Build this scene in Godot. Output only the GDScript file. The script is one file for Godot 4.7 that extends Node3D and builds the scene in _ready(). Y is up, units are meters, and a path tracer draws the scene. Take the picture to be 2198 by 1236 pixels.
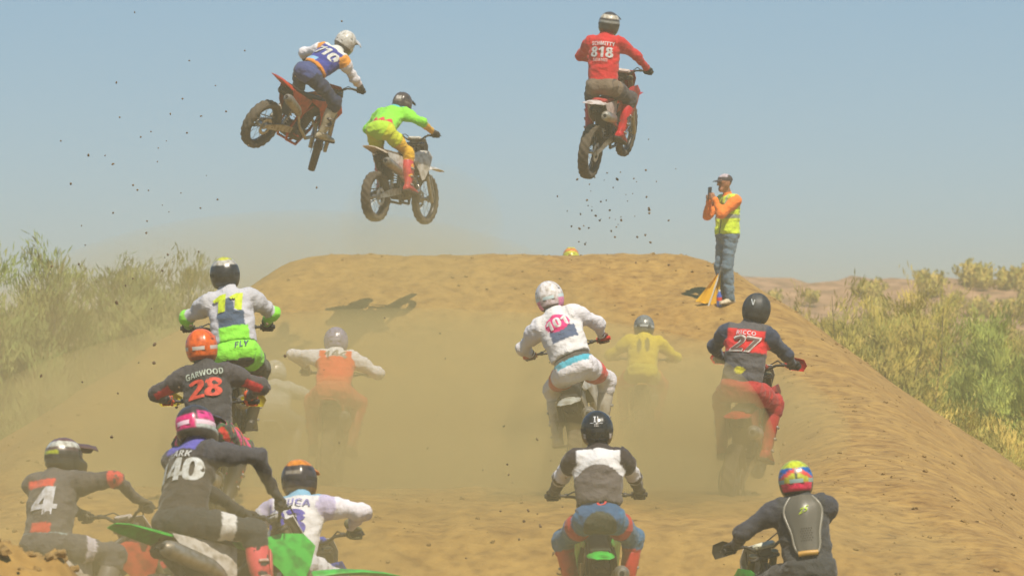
extends Node3D
# A motocross start: riders climb a sandy jump, three are in the air, a flagger films from the shoulder of the mound.
# Units are metres, y is up, the riders travel along -z.

var materials := {}
var taken := {}
var kit := {}          # shared bike, boot, glove meshes
var grain: NoiseTexture2D
var weave: NoiseTexture2D
var upper := 0.0       # how far round a limb the painted point lies: 1 on top, -1 below


# ---------------------------------------------------------------- shapes
class Shape:
	var v := PackedVector3Array()
	var c := PackedColorArray()
	var i := PackedInt32Array()
	var col := Color.WHITE
	var given := PackedVector3Array()      # normals, where they are set by hand

	func add(p: Vector3) -> int:
		v.append(p)
		c.append(col)
		return v.size() - 1

	func tri(a: int, b: int, d: int) -> void:
		i.append(a)
		i.append(b)
		i.append(d)

	func orient(start: int) -> void:      # a closed block faces outwards (front faces run clockwise)
		var o := v[i[start]]
		var s := 0.0
		for k in range(start, i.size(), 3):
			s += (v[i[k]] - o).dot((v[i[k + 1]] - o).cross(v[i[k + 2]] - o))
		if s > 0.0:
			for k in range(start, i.size(), 3):
				var t := i[k + 1]
				i[k + 1] = i[k + 2]
				i[k + 2] = t

	func loft(rings: Array, caps := true, flat := false, wrap := false) -> void:
		var start := i.size()
		var n: int = rings[0].size()
		var m := rings.size()
		if flat:
			for r in (m if wrap else m - 1):
				var A: PackedVector3Array = rings[r]
				var B: PackedVector3Array = rings[(r + 1) % m]
				for k in n:
					var q := (k + 1) % n
					var a := add(A[k])
					var b := add(A[q])
					var d := add(B[q])
					var e := add(B[k])
					tri(a, b, d)
					tri(a, d, e)
		else:
			var at := v.size()
			for r in rings:
				for p in r:
					add(p)
			for r in (m if wrap else m - 1):
				for k in n:
					var q := (k + 1) % n
					var a := at + r * n + k
					var b := at + r * n + q
					var d := at + ((r + 1) % m) * n + q
					var e := at + ((r + 1) % m) * n + k
					tri(a, b, d)
					tri(a, d, e)
		if caps and not wrap:
			for side in 2:
				var R: PackedVector3Array = rings[0] if side == 0 else rings[m - 1]
				var mid := Vector3.ZERO
				for p in R:
					mid += p
				var o := add(mid / n)
				var at2 := v.size()
				for p in R:
					add(p)
				for k in n:
					if side == 0:
						tri(o, at2 + (k + 1) % n, at2 + k)
					else:
						tri(o, at2 + k, at2 + (k + 1) % n)
		orient(start)

	func tube(pts: Array, radii, seg := 8, flat_y := 1.0) -> void:
		var rings := []
		var up := Vector3(0.13, 0.97, 0.21).normalized()
		for k in pts.size():
			var p: Vector3 = pts[k]
			var dir: Vector3 = ((pts[mini(k + 1, pts.size() - 1)] as Vector3) - (pts[maxi(k - 1, 0)] as Vector3)).normalized()
			var side := dir.cross(up)
			if side.length() < 0.05:
				side = dir.cross(Vector3.RIGHT)
			side = side.normalized()
			var over := side.cross(dir)
			up = over
			var r: float = radii[k] if radii is Array else radii
			var ring := PackedVector3Array()
			for s in seg:
				var an := TAU * s / seg
				ring.append(p + side * cos(an) * r + over * sin(an) * r * flat_y)
			rings.append(ring)
		loft(rings)

	func box(at: Vector3, size: Vector3, turn := Basis.IDENTITY, bevel := 0.006) -> void:
		var h := size / 2.0
		var rings := []
		var b := minf(bevel, minf(h.x, minf(h.y, h.z)) * 0.9)
		for z in [[-h.z, b], [-h.z + b, 0.0], [h.z - b, 0.0], [h.z, b]]:
			var x: float = h.x - z[1]
			var y: float = h.y - z[1]
			var ring := PackedVector3Array()
			for q in [[x - b, -y], [x, -y + b], [x, y - b], [x - b, y], [-x + b, y], [-x, y - b], [-x, -y + b], [-x + b, -y]]:
				ring.append(at + turn * Vector3(q[0], q[1], z[0]))
			rings.append(ring)
		loft(rings, true, true)

	func lathe(profile: Array, at: Vector3, seg := 24, closed := true) -> void:   # profile of (x, radius) turned about the x axis
		var rings := []
		for s in seg:
			var an := TAU * s / seg
			var ring := PackedVector3Array()
			for q in profile:
				ring.append(at + Vector3(q.x, cos(an) * q.y, sin(an) * q.y))
			rings.append(ring)
		loft(rings, false, false, true)

	func panel(outline: Array, out: Vector3, thick: float, bulge := 0.0) -> void:     # a plate with this outline, bulged along OUT
		var start := i.size()
		var n := outline.size()
		var mid := Vector3.ZERO
		for p in outline:
			mid += p
		mid /= n
		for side in 2:
			var lift: Vector3 = out * (thick if side == 0 else 0.0)
			var o := add(mid + out * bulge + lift)
			var at := v.size()
			for p in outline:
				add(p.lerp(mid, 0.3) + out * bulge * 0.75 + lift)
			for p in outline:
				add(p + lift)
			for k in n:
				var q := (k + 1) % n
				if side == 0:
					tri(o, at + k, at + q)
					tri(at + k, at + n + k, at + n + q)
					tri(at + k, at + n + q, at + q)
				else:
					tri(o, at + q, at + k)
					tri(at + k, at + n + q, at + n + k)
					tri(at + k, at + q, at + n + q)
		var rim := v.size()
		for p in outline:
			add(p + out * thick)
			add(p)
		for k in n:
			var q := (k + 1) % n
			tri(rim + 2 * k, rim + 2 * k + 1, rim + 2 * q + 1)
			tri(rim + 2 * k, rim + 2 * q + 1, rim + 2 * q)
		orient(start)

	func normals() -> PackedVector3Array:
		var n := PackedVector3Array()
		n.resize(v.size())
		for k in range(0, i.size(), 3):
			var a := i[k]
			var b := i[k + 1]
			var d := i[k + 2]
			var f := (v[d] - v[a]).cross(v[b] - v[a])
			n[a] += f
			n[b] += f
			n[d] += f
		for k in n.size():
			n[k] = n[k].normalized()
		return n

	func mesh() -> ArrayMesh:
		var arrays := []
		arrays.resize(Mesh.ARRAY_MAX)
		arrays[Mesh.ARRAY_VERTEX] = v
		arrays[Mesh.ARRAY_NORMAL] = given if given.size() == v.size() else normals()
		arrays[Mesh.ARRAY_COLOR] = c
		arrays[Mesh.ARRAY_INDEX] = i
		var m := ArrayMesh.new()
		m.add_surface_from_arrays(Mesh.PRIMITIVE_TRIANGLES, arrays)
		return m


# ---------------------------------------------------------------- a smooth union of tapered capsules, meshed as surface nets
class Field:
	var a := PackedVector3Array()
	var b := PackedVector3Array()
	var ra := PackedFloat32Array()
	var rb := PackedFloat32Array()
	var part := PackedInt32Array()
	var from_t := PackedFloat32Array()
	var to_t := PackedFloat32Array()
	var k := 0.045
	var cut_after := -1
	var cut_at := Vector3.ZERO
	var cut_n := Vector3.UP

	func put(p: Vector3, q: Vector3, r: float, s: float, which := 0, t0 := 0.0, t1 := 1.0) -> void:
		a.append(p)
		b.append(q)
		ra.append(r)
		rb.append(s)
		part.append(which)
		from_t.append(t0)
		to_t.append(t1)

	func bone(n: int, p: Vector3) -> float:
		var ab := b[n] - a[n]
		var h := clampf((p - a[n]).dot(ab) / maxf(ab.length_squared(), 1e-8), 0.0, 1.0)
		return (p - a[n] - ab * h).length() - lerpf(ra[n], rb[n], h)

	func value(p: Vector3) -> float:
		var d := 9.0
		for n in a.size():
			if n == cut_after:
				d = maxf(d, (cut_at - p).dot(cut_n))
			var e := bone(n, p)
			var h := maxf(k - absf(d - e), 0.0) / k
			d = minf(d, e) - h * h * k * 0.25
		if cut_after == a.size():
			d = maxf(d, (cut_at - p).dot(cut_n))
		return d

	func hit(from: Vector3, dir: Vector3, most := 0.9) -> Vector3:
		var t := 0.0
		for s in 24:
			var d := value(from + dir * t)
			t += d * 0.9
			if d < 0.001 or t > most:
				break
		return from + dir * t

	func nearest(p: Vector3) -> int:
		var best := 0
		var d := 99.0
		for n in a.size():
			var e := bone(n, p)
			if e < d:
				d = e
				best = n
		return best

	func nets(cell: float) -> Shape:
		var lo := a[0]
		var hi := a[0]
		for n in a.size():
			var r := maxf(ra[n], rb[n]) + 0.05 + cell * 2.0
			for p in [a[n], b[n]]:
				lo = lo.min(p - Vector3.ONE * r)
				hi = hi.max(p + Vector3.ONE * r)
		var nx := int((hi.x - lo.x) / cell) + 2
		var ny := int((hi.y - lo.y) / cell) + 2
		var nz := int((hi.z - lo.z) / cell) + 2
		var g := PackedFloat32Array()
		g.resize(nx * ny * nz)
		g.fill(9.0)
		for n in a.size() + 1:
			if n == cut_after:
				for z in nz:
					for y in ny:
						var at0 := nx * (y + ny * z)
						var row := (cut_at - lo - Vector3(0, y, z) * cell).dot(cut_n)
						for x in nx:
							var w := row - x * cell * cut_n.x
							if g[at0 + x] < w:
								g[at0 + x] = w
			if n == a.size():
				break
			var m := maxf(ra[n], rb[n]) + k * 0.6 + cell * 2.0
			var l := (a[n].min(b[n]) - Vector3.ONE * m - lo) / cell
			var h := (a[n].max(b[n]) + Vector3.ONE * m - lo) / cell
			var A := a[n] - lo
			var ab := b[n] - a[n]
			var inv := 1.0 / maxf(ab.length_squared(), 1e-8)
			var r0 := ra[n]
			var r1 := rb[n] - r0
			var x0 := maxi(0, int(l.x))
			var x1 := mini(nx, int(h.x) + 1)
			for z in range(maxi(0, int(l.z)), mini(nz, int(h.z) + 1)):
				for y in range(maxi(0, int(l.y)), mini(ny, int(h.y) + 1)):
					var at := nx * (y + ny * z)
					var q := Vector3(x0 * cell, y * cell, z * cell) - A
					for x in range(x0, x1):
						var t := clampf(q.dot(ab) * inv, 0.0, 1.0)
						var e := (q - ab * t).length() - r0 - r1 * t
						var d := g[at + x]
						var s := k - absf(d - e)
						if s > 0.0:
							d = minf(d, e) - s * s * 0.25 / k
							g[at + x] = d
						elif e < d:
							g[at + x] = e
						q.x += cell
		var out := Shape.new()
		var id := PackedInt32Array()
		id.resize(g.size())
		id.fill(-1)
		var off := [0, 1, nx, nx + 1, nx * ny, nx * ny + 1, nx * ny + nx, nx * ny + nx + 1]
		var corner := [Vector3(0, 0, 0), Vector3(1, 0, 0), Vector3(0, 1, 0), Vector3(1, 1, 0), Vector3(0, 0, 1), Vector3(1, 0, 1), Vector3(0, 1, 1), Vector3(1, 1, 1)]
		var edges := [[0, 1], [2, 3], [4, 5], [6, 7], [0, 2], [1, 3], [4, 6], [5, 7], [0, 4], [1, 5], [2, 6], [3, 7]]
		var near := cell * 1.9
		var live := PackedInt32Array()
		for z in nz - 1:
			for y in ny - 1:
				var at := nx * (y + ny * z)
				for x in nx - 1:
					var v0 := g[at + x]
					if v0 > near or v0 < -near:
						continue
					var o := at + x
					var neg := 0
					for e in 8:
						if g[o + off[e]] < 0.0:
							neg += 1
					if neg == 0 or neg == 8:
						continue
					var sum := Vector3.ZERO
					var cnt := 0
					for e in edges:
						var p: float = g[o + off[e[0]]]
						var q: float = g[o + off[e[1]]]
						if (p < 0.0) != (q < 0.0):
							sum += (corner[e[0]] as Vector3).lerp(corner[e[1]], p / (p - q))
							cnt += 1
					id[o] = out.add(lo + (Vector3(x, y, z) + sum / cnt) * cell)
					live.append(o)
		var step := [1, nx, nx * ny]
		for o in live:
			for ax in 3:
				var in0 := g[o] < 0.0
				if in0 == (g[o + step[ax]] < 0.0):
					continue
				var p: int = step[(ax + 1) % 3]
				var q: int = step[(ax + 2) % 3]
				var A := id[o]
				var B := id[o - p]
				var C := id[o - p - q]
				var D := id[o - q]
				if A < 0 or B < 0 or C < 0 or D < 0:
					continue
				if in0:
					out.tri(A, D, C)
					out.tri(A, C, B)
				else:
					out.tri(A, B, C)
					out.tri(A, C, D)
		return out


# ---------------------------------------------------------------- materials, nodes
func rgb(r: float, g: float, b: float) -> Color:          # cloth and paint tones, 0..255 sRGB to linear base colours
	return Color(r / 255.0, g / 255.0, b / 255.0).srgb_to_linear() * 0.8


func noise_texture(freq: float, ramp: Array, size := 512, octaves := 4, seed_ := 3, bump := 0.0, kind := FastNoiseLite.TYPE_SIMPLEX_SMOOTH) -> NoiseTexture2D:
	var n := FastNoiseLite.new()
	n.noise_type = kind
	n.seed = seed_
	n.frequency = freq
	n.fractal_octaves = octaves
	var t := NoiseTexture2D.new()
	t.width = size
	t.height = size
	t.seamless = true
	t.noise = n
	if bump > 0.0:
		t.as_normal_map = true
		t.bump_strength = bump
	elif ramp:
		var gr := Gradient.new()
		gr.offsets = PackedFloat32Array(ramp.map(func(q): return q[0]))
		gr.colors = PackedColorArray(ramp.map(func(q): return q[1]))
		t.color_ramp = gr
	return t


func mat(color: Color, rough := 0.5, metal := 0.0, kind := "") -> StandardMaterial3D:
	var key := "%s %.2f %.2f %s" % [color, rough, metal, kind]
	if materials.has(key):
		return materials[key]
	var m := StandardMaterial3D.new()
	m.resource_name = (kind if kind else "paint") + "_%d" % materials.size()
	m.albedo_color = color.linear_to_srgb()
	m.roughness = rough
	m.metallic = metal
	if kind == "cloth":
		m.vertex_color_use_as_albedo = true
		m.normal_enabled = true
		m.normal_texture = weave
		m.normal_scale = 0.38
		m.uv1_triplanar = true
		m.uv1_scale = Vector3(1.1, 1.7, 1.1)
		m.rim_enabled = true
		m.rim = 0.25
	elif kind == "print":
		m.vertex_color_use_as_albedo = true
		m.albedo_texture = grain
		m.uv1_triplanar = true
		m.uv1_scale = Vector3.ONE * 2.0
	elif kind == "dusty":                 # dried mud in patches on plastic and metal
		m.albedo_texture = grain
		m.uv1_triplanar = true
		m.uv1_scale = Vector3.ONE * 0.9
	materials[key] = m
	return m


func numbered(called: String) -> String:
	var n: int = taken.get(called, 0)
	taken[called] = n + 1
	return called if n == 0 else "%s_%03d" % [called, n]


func thing(called: String, label: String, category: String, at := Transform3D.IDENTITY, group := "") -> Node3D:
	var o := Node3D.new()
	o.name = numbered(called)
	add_child(o)
	o.transform = at
	o.set_meta("label", label)
	o.set_meta("category", category)
	if group:
		o.set_meta("group", group)
	return o


func piece(called: String, m: Mesh, material: Material, parent: Node, at := Transform3D.IDENTITY, label := "") -> MeshInstance3D:
	var o := MeshInstance3D.new()
	o.name = called
	o.mesh = m
	o.material_override = material
	parent.add_child(o, true)
	o.transform = at
	if label:
		o.set_meta("label", label)
	return o


func structure(called: String, m: Mesh, material: Material, label: String) -> MeshInstance3D:
	var o := piece(numbered(called), m, material, self)
	o.set_meta("kind", "structure")
	o.set_meta("label", label)
	return o


func facing(yaw: float, pitch := 0.0, roll := 0.0) -> Basis:     # degrees: turn to the right, nose up, lean to the right
	return Basis(Vector3.UP, -deg_to_rad(yaw)) * Basis(Vector3.RIGHT, deg_to_rad(pitch)) * Basis(Vector3.BACK, -deg_to_rad(roll))


func joint(p: Vector3, q: Vector3, l1: float, l2: float, pole: Vector3) -> Vector3:    # elbow or knee between p and q
	var d := q - p
	var l := clampf(d.length(), 0.05, l1 + l2 - 0.004)
	var dir := d.normalized()
	var x := (l1 * l1 - l2 * l2 + l * l) / (2.0 * l)
	var h := sqrt(maxf(0.0, l1 * l1 - x * x))
	var side := (pole - dir * pole.dot(dir)).normalized()
	return p + dir * x + side * h


func aim(y: Vector3, fwd: Vector3) -> Basis:       # y axis along Y, -z roughly along FWD
	var yy := y.normalized()
	var z := -(fwd - yy * fwd.dot(yy)).normalized()
	return Basis(yy.cross(z), yy, z)


# ---------------------------------------------------------------- dirt bikes: wheels on y = 0, forward along -z
const REAR := Vector3(0, 0.33, 0.70)
const FRONT := Vector3(0, 0.345, -0.78)
const PIVOT := Vector3(0, 0.92, -0.50)
const STEER := Vector3(0, 0.9, 0.436)


func wheel_kit(which: String, R: float, w: float, side: float) -> void:
	var t := Shape.new()
	var rings := []
	var seg := 84
	for s in seg:
		var an := TAU * s / seg
		var mid := 0.013 if s % 4 < 2 else 0.0
		var edge := 0.0 if s % 4 < 2 else 0.013
		var ring := PackedVector3Array()
		for q in [[-0.40, 0.082, 0.0], [-0.5, 0.05, 0.0], [-0.49, 0.024, edge], [-0.30, 0.015, edge], [-0.14, 0.013, mid], [0.14, 0.013, mid], [0.30, 0.015, edge], [0.49, 0.024, edge], [0.5, 0.05, 0.0], [0.40, 0.082, 0.0]]:
			var r: float = R - q[1] + q[2]
			ring.append(Vector3(q[0] * w, cos(an) * r, sin(an) * r))
		rings.append(ring)
	t.loft(rings, false, false, true)
	kit[which + "tyre"] = t.mesh()
	var rim := Shape.new()
	var ri := R - 0.078
	rim.lathe([Vector2(-w * 0.36, ri), Vector2(-w * 0.36, ri - 0.012), Vector2(-w * 0.12, ri - 0.026), Vector2(w * 0.12, ri - 0.026), Vector2(w * 0.36, ri - 0.012), Vector2(w * 0.36, ri)], Vector3.ZERO, 40)
	kit[which + "rim"] = rim.mesh()
	var hub := Shape.new()
	hub.lathe([Vector2(-0.065, 0.012), Vector2(-0.065, 0.045), Vector2(-0.05, 0.05), Vector2(-0.04, 0.026), Vector2(0.04, 0.026), Vector2(0.05, 0.05), Vector2(0.065, 0.045), Vector2(0.065, 0.012)], Vector3.ZERO, 18)
	kit[which + "hub"] = hub.mesh()
	var sp := Shape.new()
	for s in 20:
		var an := TAU * s / 20.0
		var x := 0.045 if s % 2 == 0 else -0.045
		var lean := 0.5 if s % 4 < 2 else -0.5
		sp.tube([Vector3(x, cos(an + lean) * 0.04, sin(an + lean) * 0.04), Vector3(x * 0.2, cos(an) * (ri - 0.02), sin(an) * (ri - 0.02))], 0.0026, 4)
	kit[which + "spokes"] = sp.mesh()
	var disc := Shape.new()
	disc.lathe([Vector2(side * 0.072, 0.075), Vector2(side * 0.072, 0.118), Vector2(side * 0.076, 0.118), Vector2(side * 0.076, 0.075)], Vector3.ZERO, 30)
	kit[which + "disc"] = disc.mesh()


func arch(zs: Array, ys: Array, half: Array, drop: Array, thick: float) -> Shape:     # a mudguard: an arched blade along z
	var s := Shape.new()
	var rings := []
	for k in zs.size():
		var ring := PackedVector3Array()
		var under := PackedVector3Array()
		for q in [-1.0, -0.86, -0.5, 0.0, 0.5, 0.86, 1.0]:
			var fall: float = drop[k] * (pow(absf(q), 3.0))
			ring.append(Vector3(q * half[k], ys[k] - fall, zs[k]))
			under.append(Vector3(q * half[k] * 0.95, ys[k] - fall - thick, zs[k]))
		under.reverse()
		ring.append_array(under)
		rings.append(ring)
	s.loft(rings)
	return s


func mirrored(build: Callable) -> void:
	for x in [-1.0, 1.0]:
		build.call(x)


func make_kit() -> void:
	wheel_kit("rear_", 0.335, 0.125, 1.0)
	wheel_kit("front_", 0.345, 0.092, -1.0)
	var s := Shape.new()
	for x in [-1.0, 1.0]:
		s.tube([Vector3(0, 1.02, -0.42), Vector3(x * 0.07, 0.88, -0.12), Vector3(x * 0.095, 0.62, 0.18), Vector3(x * 0.09, 0.40, 0.21), Vector3(x * 0.075, 0.28, 0.12), Vector3(x * 0.06, 0.26, -0.16), Vector3(0.0, 0.5, -0.38), Vector3(0, 0.88, -0.46)], 0.019, 8)
		s.tube([Vector3(x * 0.075, 0.87, -0.05), Vector3(x * 0.08, 0.87, 0.5)], 0.013, 6)
		s.tube([Vector3(x * 0.095, 0.62, 0.2), Vector3(x * 0.08, 0.85, 0.44)], 0.012, 6)
		s.box(Vector3(x * 0.17, 0.395, 0.11), Vector3(0.09, 0.018, 0.055))
	kit.frame = s.mesh()
	s = Shape.new()
	s.box(Vector3(0, 0.42, -0.02), Vector3(0.22, 0.22, 0.36), Basis.IDENTITY, 0.05)
	s.box(Vector3(0, 0.63, -0.13), Vector3(0.15, 0.27, 0.17), Basis(Vector3.RIGHT, -0.15), 0.02)
	for k in 5:
		s.box(Vector3(0, 0.55 + k * 0.03, -0.12), Vector3(0.18, 0.008, 0.2), Basis(Vector3.RIGHT, -0.15), 0.003)
	s.lathe([Vector2(0.10, 0.0), Vector2(0.10, 0.085), Vector2(0.145, 0.075), Vector2(0.15, 0.0)], Vector3(0, 0.42, 0.03), 20)
	s.lathe([Vector2(-0.14, 0.0), Vector2(-0.135, 0.07), Vector2(-0.10, 0.08), Vector2(-0.10, 0.0)], Vector3(0, 0.41, -0.07), 20)
	kit.engine = s.mesh()
	s = Shape.new()
	for x in [-1.0, 1.0]:
		s.loft([PackedVector3Array([Vector3(x * 0.07, 0.46, 0.16), Vector3(x * 0.11, 0.46, 0.16), Vector3(x * 0.11, 0.38, 0.16), Vector3(x * 0.07, 0.38, 0.16)]), PackedVector3Array([Vector3(x * 0.075, 0.44, 0.42), Vector3(x * 0.105, 0.44, 0.42), Vector3(x * 0.105, 0.345, 0.42), Vector3(x * 0.075, 0.345, 0.42)]), PackedVector3Array([Vector3(x * 0.085, 0.36, 0.76), Vector3(x * 0.105, 0.36, 0.76), Vector3(x * 0.105, 0.305, 0.76), Vector3(x * 0.085, 0.305, 0.76)])], true, true)
	s.box(Vector3(0, 0.41, 0.3), Vector3(0.19, 0.07, 0.06))
	kit.swingarm = s.mesh()
	s = Shape.new()
	s.tube([Vector3(0, 0.42, 0.27), Vector3(0, 0.82, 0.18)], 0.018, 8)
	var coil := []
	for k in 57:
		coil.append(Vector3(cos(k * 0.785) * 0.036, 0.48, 0.257) .lerp(Vector3(cos(k * 0.785) * 0.036, 0.74, 0.198), k / 56.0) + Vector3(0, 0, sin(k * 0.785) * 0.036))
	s.tube(coil, 0.007, 5)
	kit.shock = s.mesh()
	s = Shape.new()
	var loop := []
	for k in 20:
		var an := PI * k / 19.0
		loop.append(Vector3(-0.115, 0.33 + cos(an) * 0.095, 0.70 + sin(an) * 0.095))
	for k in 10:
		var an := PI + PI * k / 9.0
		loop.append(Vector3(-0.115, 0.42 + cos(an) * 0.035, 0.10 + sin(an) * 0.035))
	loop.append(loop[0])
	s.tube(loop, 0.008, 5)
	s.lathe([Vector2(-0.118, 0.05), Vector2(-0.118, 0.092), Vector2(-0.112, 0.092), Vector2(-0.112, 0.05)], REAR, 30)
	kit.chain = s.mesh()
	s = Shape.new()
	s.tube([Vector3(0.03, 0.66, -0.22), Vector3(0.06, 0.58, -0.36), Vector3(0.13, 0.46, -0.34), Vector3(0.155, 0.40, -0.15), Vector3(0.15, 0.50, 0.10), Vector3(0.13, 0.64, 0.24)], [0.019, 0.021, 0.024, 0.024, 0.022, 0.02], 10)
	kit.header_pipe = s.mesh()
	s = Shape.new()
	s.tube([Vector3(0.13, 0.64, 0.22), Vector3(0.135, 0.66, 0.27), Vector3(0.145, 0.70, 0.36), Vector3(0.155, 0.785, 0.66), Vector3(0.156, 0.795, 0.70)], [0.022, 0.045, 0.06, 0.066, 0.06], 14)
	kit.muffler = s.mesh()
	s = Shape.new()
	s.tube([Vector3(0.156, 0.793, 0.70), Vector3(0.157, 0.803, 0.735), Vector3(0.157, 0.807, 0.75)], [0.061, 0.05, 0.034], 14)
	kit.muffler_cap = s.mesh()
	s = Shape.new()
	s.tube([Vector3(0.157, 0.806, 0.746), Vector3(0.1575, 0.811, 0.765)], [0.021, 0.019], 12)
	kit.muffler_outlet = s.mesh()
	s = Shape.new()
	var rings := []
	for q in [[-0.34, 0.965, 0.04, 0.04], [-0.22, 0.955, 0.06, 0.06], [0.0, 0.935, 0.072, 0.075], [0.25, 0.935, 0.085, 0.08], [0.5, 0.955, 0.085, 0.07], [0.60, 0.962, 0.07, 0.04]]:
		var ring := PackedVector3Array()
		for p in [[1.0, -1.0], [1.0, -0.3], [0.85, -0.05], [0.4, 0.0], [-0.4, 0.0], [-0.85, -0.05], [-1.0, -0.3], [-1.0, -1.0]]:
			ring.append(Vector3(p[0] * q[2], q[1] + p[1] * q[3], q[0]))
		rings.append(ring)
	s.loft(rings)
	kit.seat = s.mesh()
	s = Shape.new()
	rings = []
	for q in [[-0.42, 0.90, 0.07, 0.12], [-0.36, 0.965, 0.10, 0.2], [-0.22, 0.955, 0.115, 0.25], [-0.05, 0.90, 0.10, 0.22], [0.06, 0.86, 0.06, 0.16]]:
		var ring := PackedVector3Array()
		for p in [[0.7, -1.0], [1.0, -0.55], [0.9, -0.15], [0.5, 0.0], [-0.5, 0.0], [-0.9, -0.15], [-1.0, -0.55], [-0.7, -1.0]]:
			ring.append(Vector3(p[0] * q[2], q[1] + p[1] * q[3], q[0]))
		rings.append(ring)
	s.loft(rings)
	kit.tank = s.mesh()
	for x in [-1.0, 1.0]:
		var n := "l" if x < 0 else "r"
		s = Shape.new()
		s.panel([Vector3(x * 0.10, 0.905, 0.10), Vector3(x * 0.125, 0.93, -0.10), Vector3(x * 0.15, 0.985, -0.30), Vector3(x * 0.185, 0.985, -0.47), Vector3(x * 0.20, 0.90, -0.55), Vector3(x * 0.195, 0.76, -0.49), Vector3(x * 0.17, 0.60, -0.40), Vector3(x * 0.16, 0.58, -0.34), Vector3(x * 0.15, 0.72, -0.24), Vector3(x * 0.13, 0.83, -0.12), Vector3(x * 0.11, 0.86, 0.06)], Vector3(x, 0, 0), 0.006, 0.012)
		kit["shroud" + n] = s.mesh()
		s = Shape.new()
		s.panel([Vector3(x * 0.095, 0.87, 0.06), Vector3(x * 0.11, 0.90, 0.32), Vector3(x * 0.115, 0.925, 0.62), Vector3(x * 0.118, 0.86, 0.58), Vector3(x * 0.135, 0.70, 0.42), Vector3(x * 0.13, 0.60, 0.26), Vector3(x * 0.11, 0.60, 0.12)], Vector3(x, 0, 0), 0.006, 0.012)
		kit["side" + n] = s.mesh()
		s = Shape.new()
		s.box(Vector3(x * 0.11, 0.78, -0.36), Vector3(0.10, 0.26, 0.045), Basis(Vector3.RIGHT, -0.15))
		kit["radiator" + n] = s.mesh()
		s = Shape.new()
		s.tube([Vector3(x * 0.10, 0.30, -0.80), Vector3(x * 0.10, 0.40, -0.745), Vector3(x * 0.10, 0.66, -0.625)], [0.026, 0.03, 0.026], 10)
		kit["fork_lower" + n] = s.mesh()
		s = Shape.new()
		s.tube([Vector3(x * 0.10, 0.62, -0.645), Vector3(x * 0.10, 0.70, -0.606), Vector3(x * 0.10, 1.09, -0.417)], [0.024, 0.03, 0.03], 10)
		kit["fork_upper" + n] = s.mesh()
		s = Shape.new()
		s.panel([Vector3(x * 0.075, 0.68, -0.665), Vector3(x * 0.13, 0.67, -0.665), Vector3(x * 0.135, 0.45, -0.775), Vector3(x * 0.12, 0.33, -0.84), Vector3(x * 0.08, 0.34, -0.835), Vector3(x * 0.07, 0.5, -0.75)], Vector3(0, 0.4, -0.9).normalized(), 0.005, 0.012)
		kit["fork_guard" + n] = s.mesh()
		s = Shape.new()
		s.tube([Vector3(x * 0.285, 1.194, -0.352), Vector3(x * 0.41, 1.20, -0.325)], 0.019, 10)
		s.tube([Vector3(x * 0.285, 1.194, -0.352), Vector3(x * 0.292, 1.194, -0.351)], 0.027, 12)
		kit["grip" + n] = s.mesh()
		s = Shape.new()
		s.tube([Vector3(x * 0.24, 1.185, -0.385), Vector3(x * 0.27, 1.18, -0.415), Vector3(x * 0.40, 1.185, -0.40)], [0.012, 0.008, 0.006], 6)
		s.box(Vector3(x * 0.235, 1.19, -0.375), Vector3(0.035, 0.03, 0.05), Basis.IDENTITY, 0.008)
		kit["lever" + n] = s.mesh()
		s = Shape.new()
		s.panel([Vector3(x * 0.24, 1.21, -0.43), Vector3(x * 0.32, 1.25, -0.455), Vector3(x * 0.42, 1.24, -0.44), Vector3(x * 0.455, 1.19, -0.41), Vector3(x * 0.42, 1.13, -0.435), Vector3(x * 0.30, 1.13, -0.45), Vector3(x * 0.245, 1.16, -0.43)], Vector3(0, 0, -1), 0.006, 0.03)
		s.tube([Vector3(x * 0.24, 1.185, -0.38), Vector3(x * 0.28, 1.19, -0.45)], 0.008, 6)
		kit["hand_guard" + n] = s.mesh()
	kit.rear_fender = arch([0.40, 0.52, 0.66, 0.80, 0.94, 1.03], [0.905, 0.94, 0.965, 0.985, 0.995, 0.99], [0.11, 0.112, 0.105, 0.095, 0.085, 0.05], [0.03, 0.045, 0.05, 0.04, 0.02, 0.004], 0.006).mesh()
	s = Shape.new()
	s.panel([Vector3(-0.075, 0.90, 0.46), Vector3(0.075, 0.90, 0.46), Vector3(0.08, 0.75, 0.40), Vector3(0.07, 0.56, 0.335), Vector3(-0.07, 0.56, 0.335), Vector3(-0.08, 0.75, 0.40)], Vector3(0, -0.35, 0.93).normalized(), 0.005, -0.01)
	s.box(Vector3(0, 0.84, 0.6), Vector3(0.13, 0.10, 0.22), Basis.IDENTITY, 0.03)
	kit.inner_guard = s.mesh()
	kit.front_fender = arch([-1.28, -1.15, -1.0, -0.84, -0.66, -0.52, -0.40, -0.30], [0.735, 0.765, 0.785, 0.795, 0.785, 0.745, 0.67, 0.58], [0.04, 0.065, 0.08, 0.09, 0.095, 0.085, 0.07, 0.055], [0.004, 0.015, 0.025, 0.04, 0.05, 0.04, 0.03, 0.015], 0.005).mesh()
	s = Shape.new()
	s.panel([Vector3(-0.12, 1.15, -0.49), Vector3(0.12, 1.15, -0.49), Vector3(0.14, 1.05, -0.54), Vector3(0.10, 0.90, -0.61), Vector3(0.0, 0.85, -0.635), Vector3(-0.10, 0.90, -0.61), Vector3(-0.14, 1.05, -0.54)], Vector3(0, 0.45, -0.9).normalized(), 0.005, 0.02)
	kit.number_plate = s.mesh()
	s = Shape.new()
	s.box(Vector3(0, 1.065, -0.425), Vector3(0.27, 0.03, 0.07), Basis(Vector3.RIGHT, 0.45), 0.01)
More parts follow.
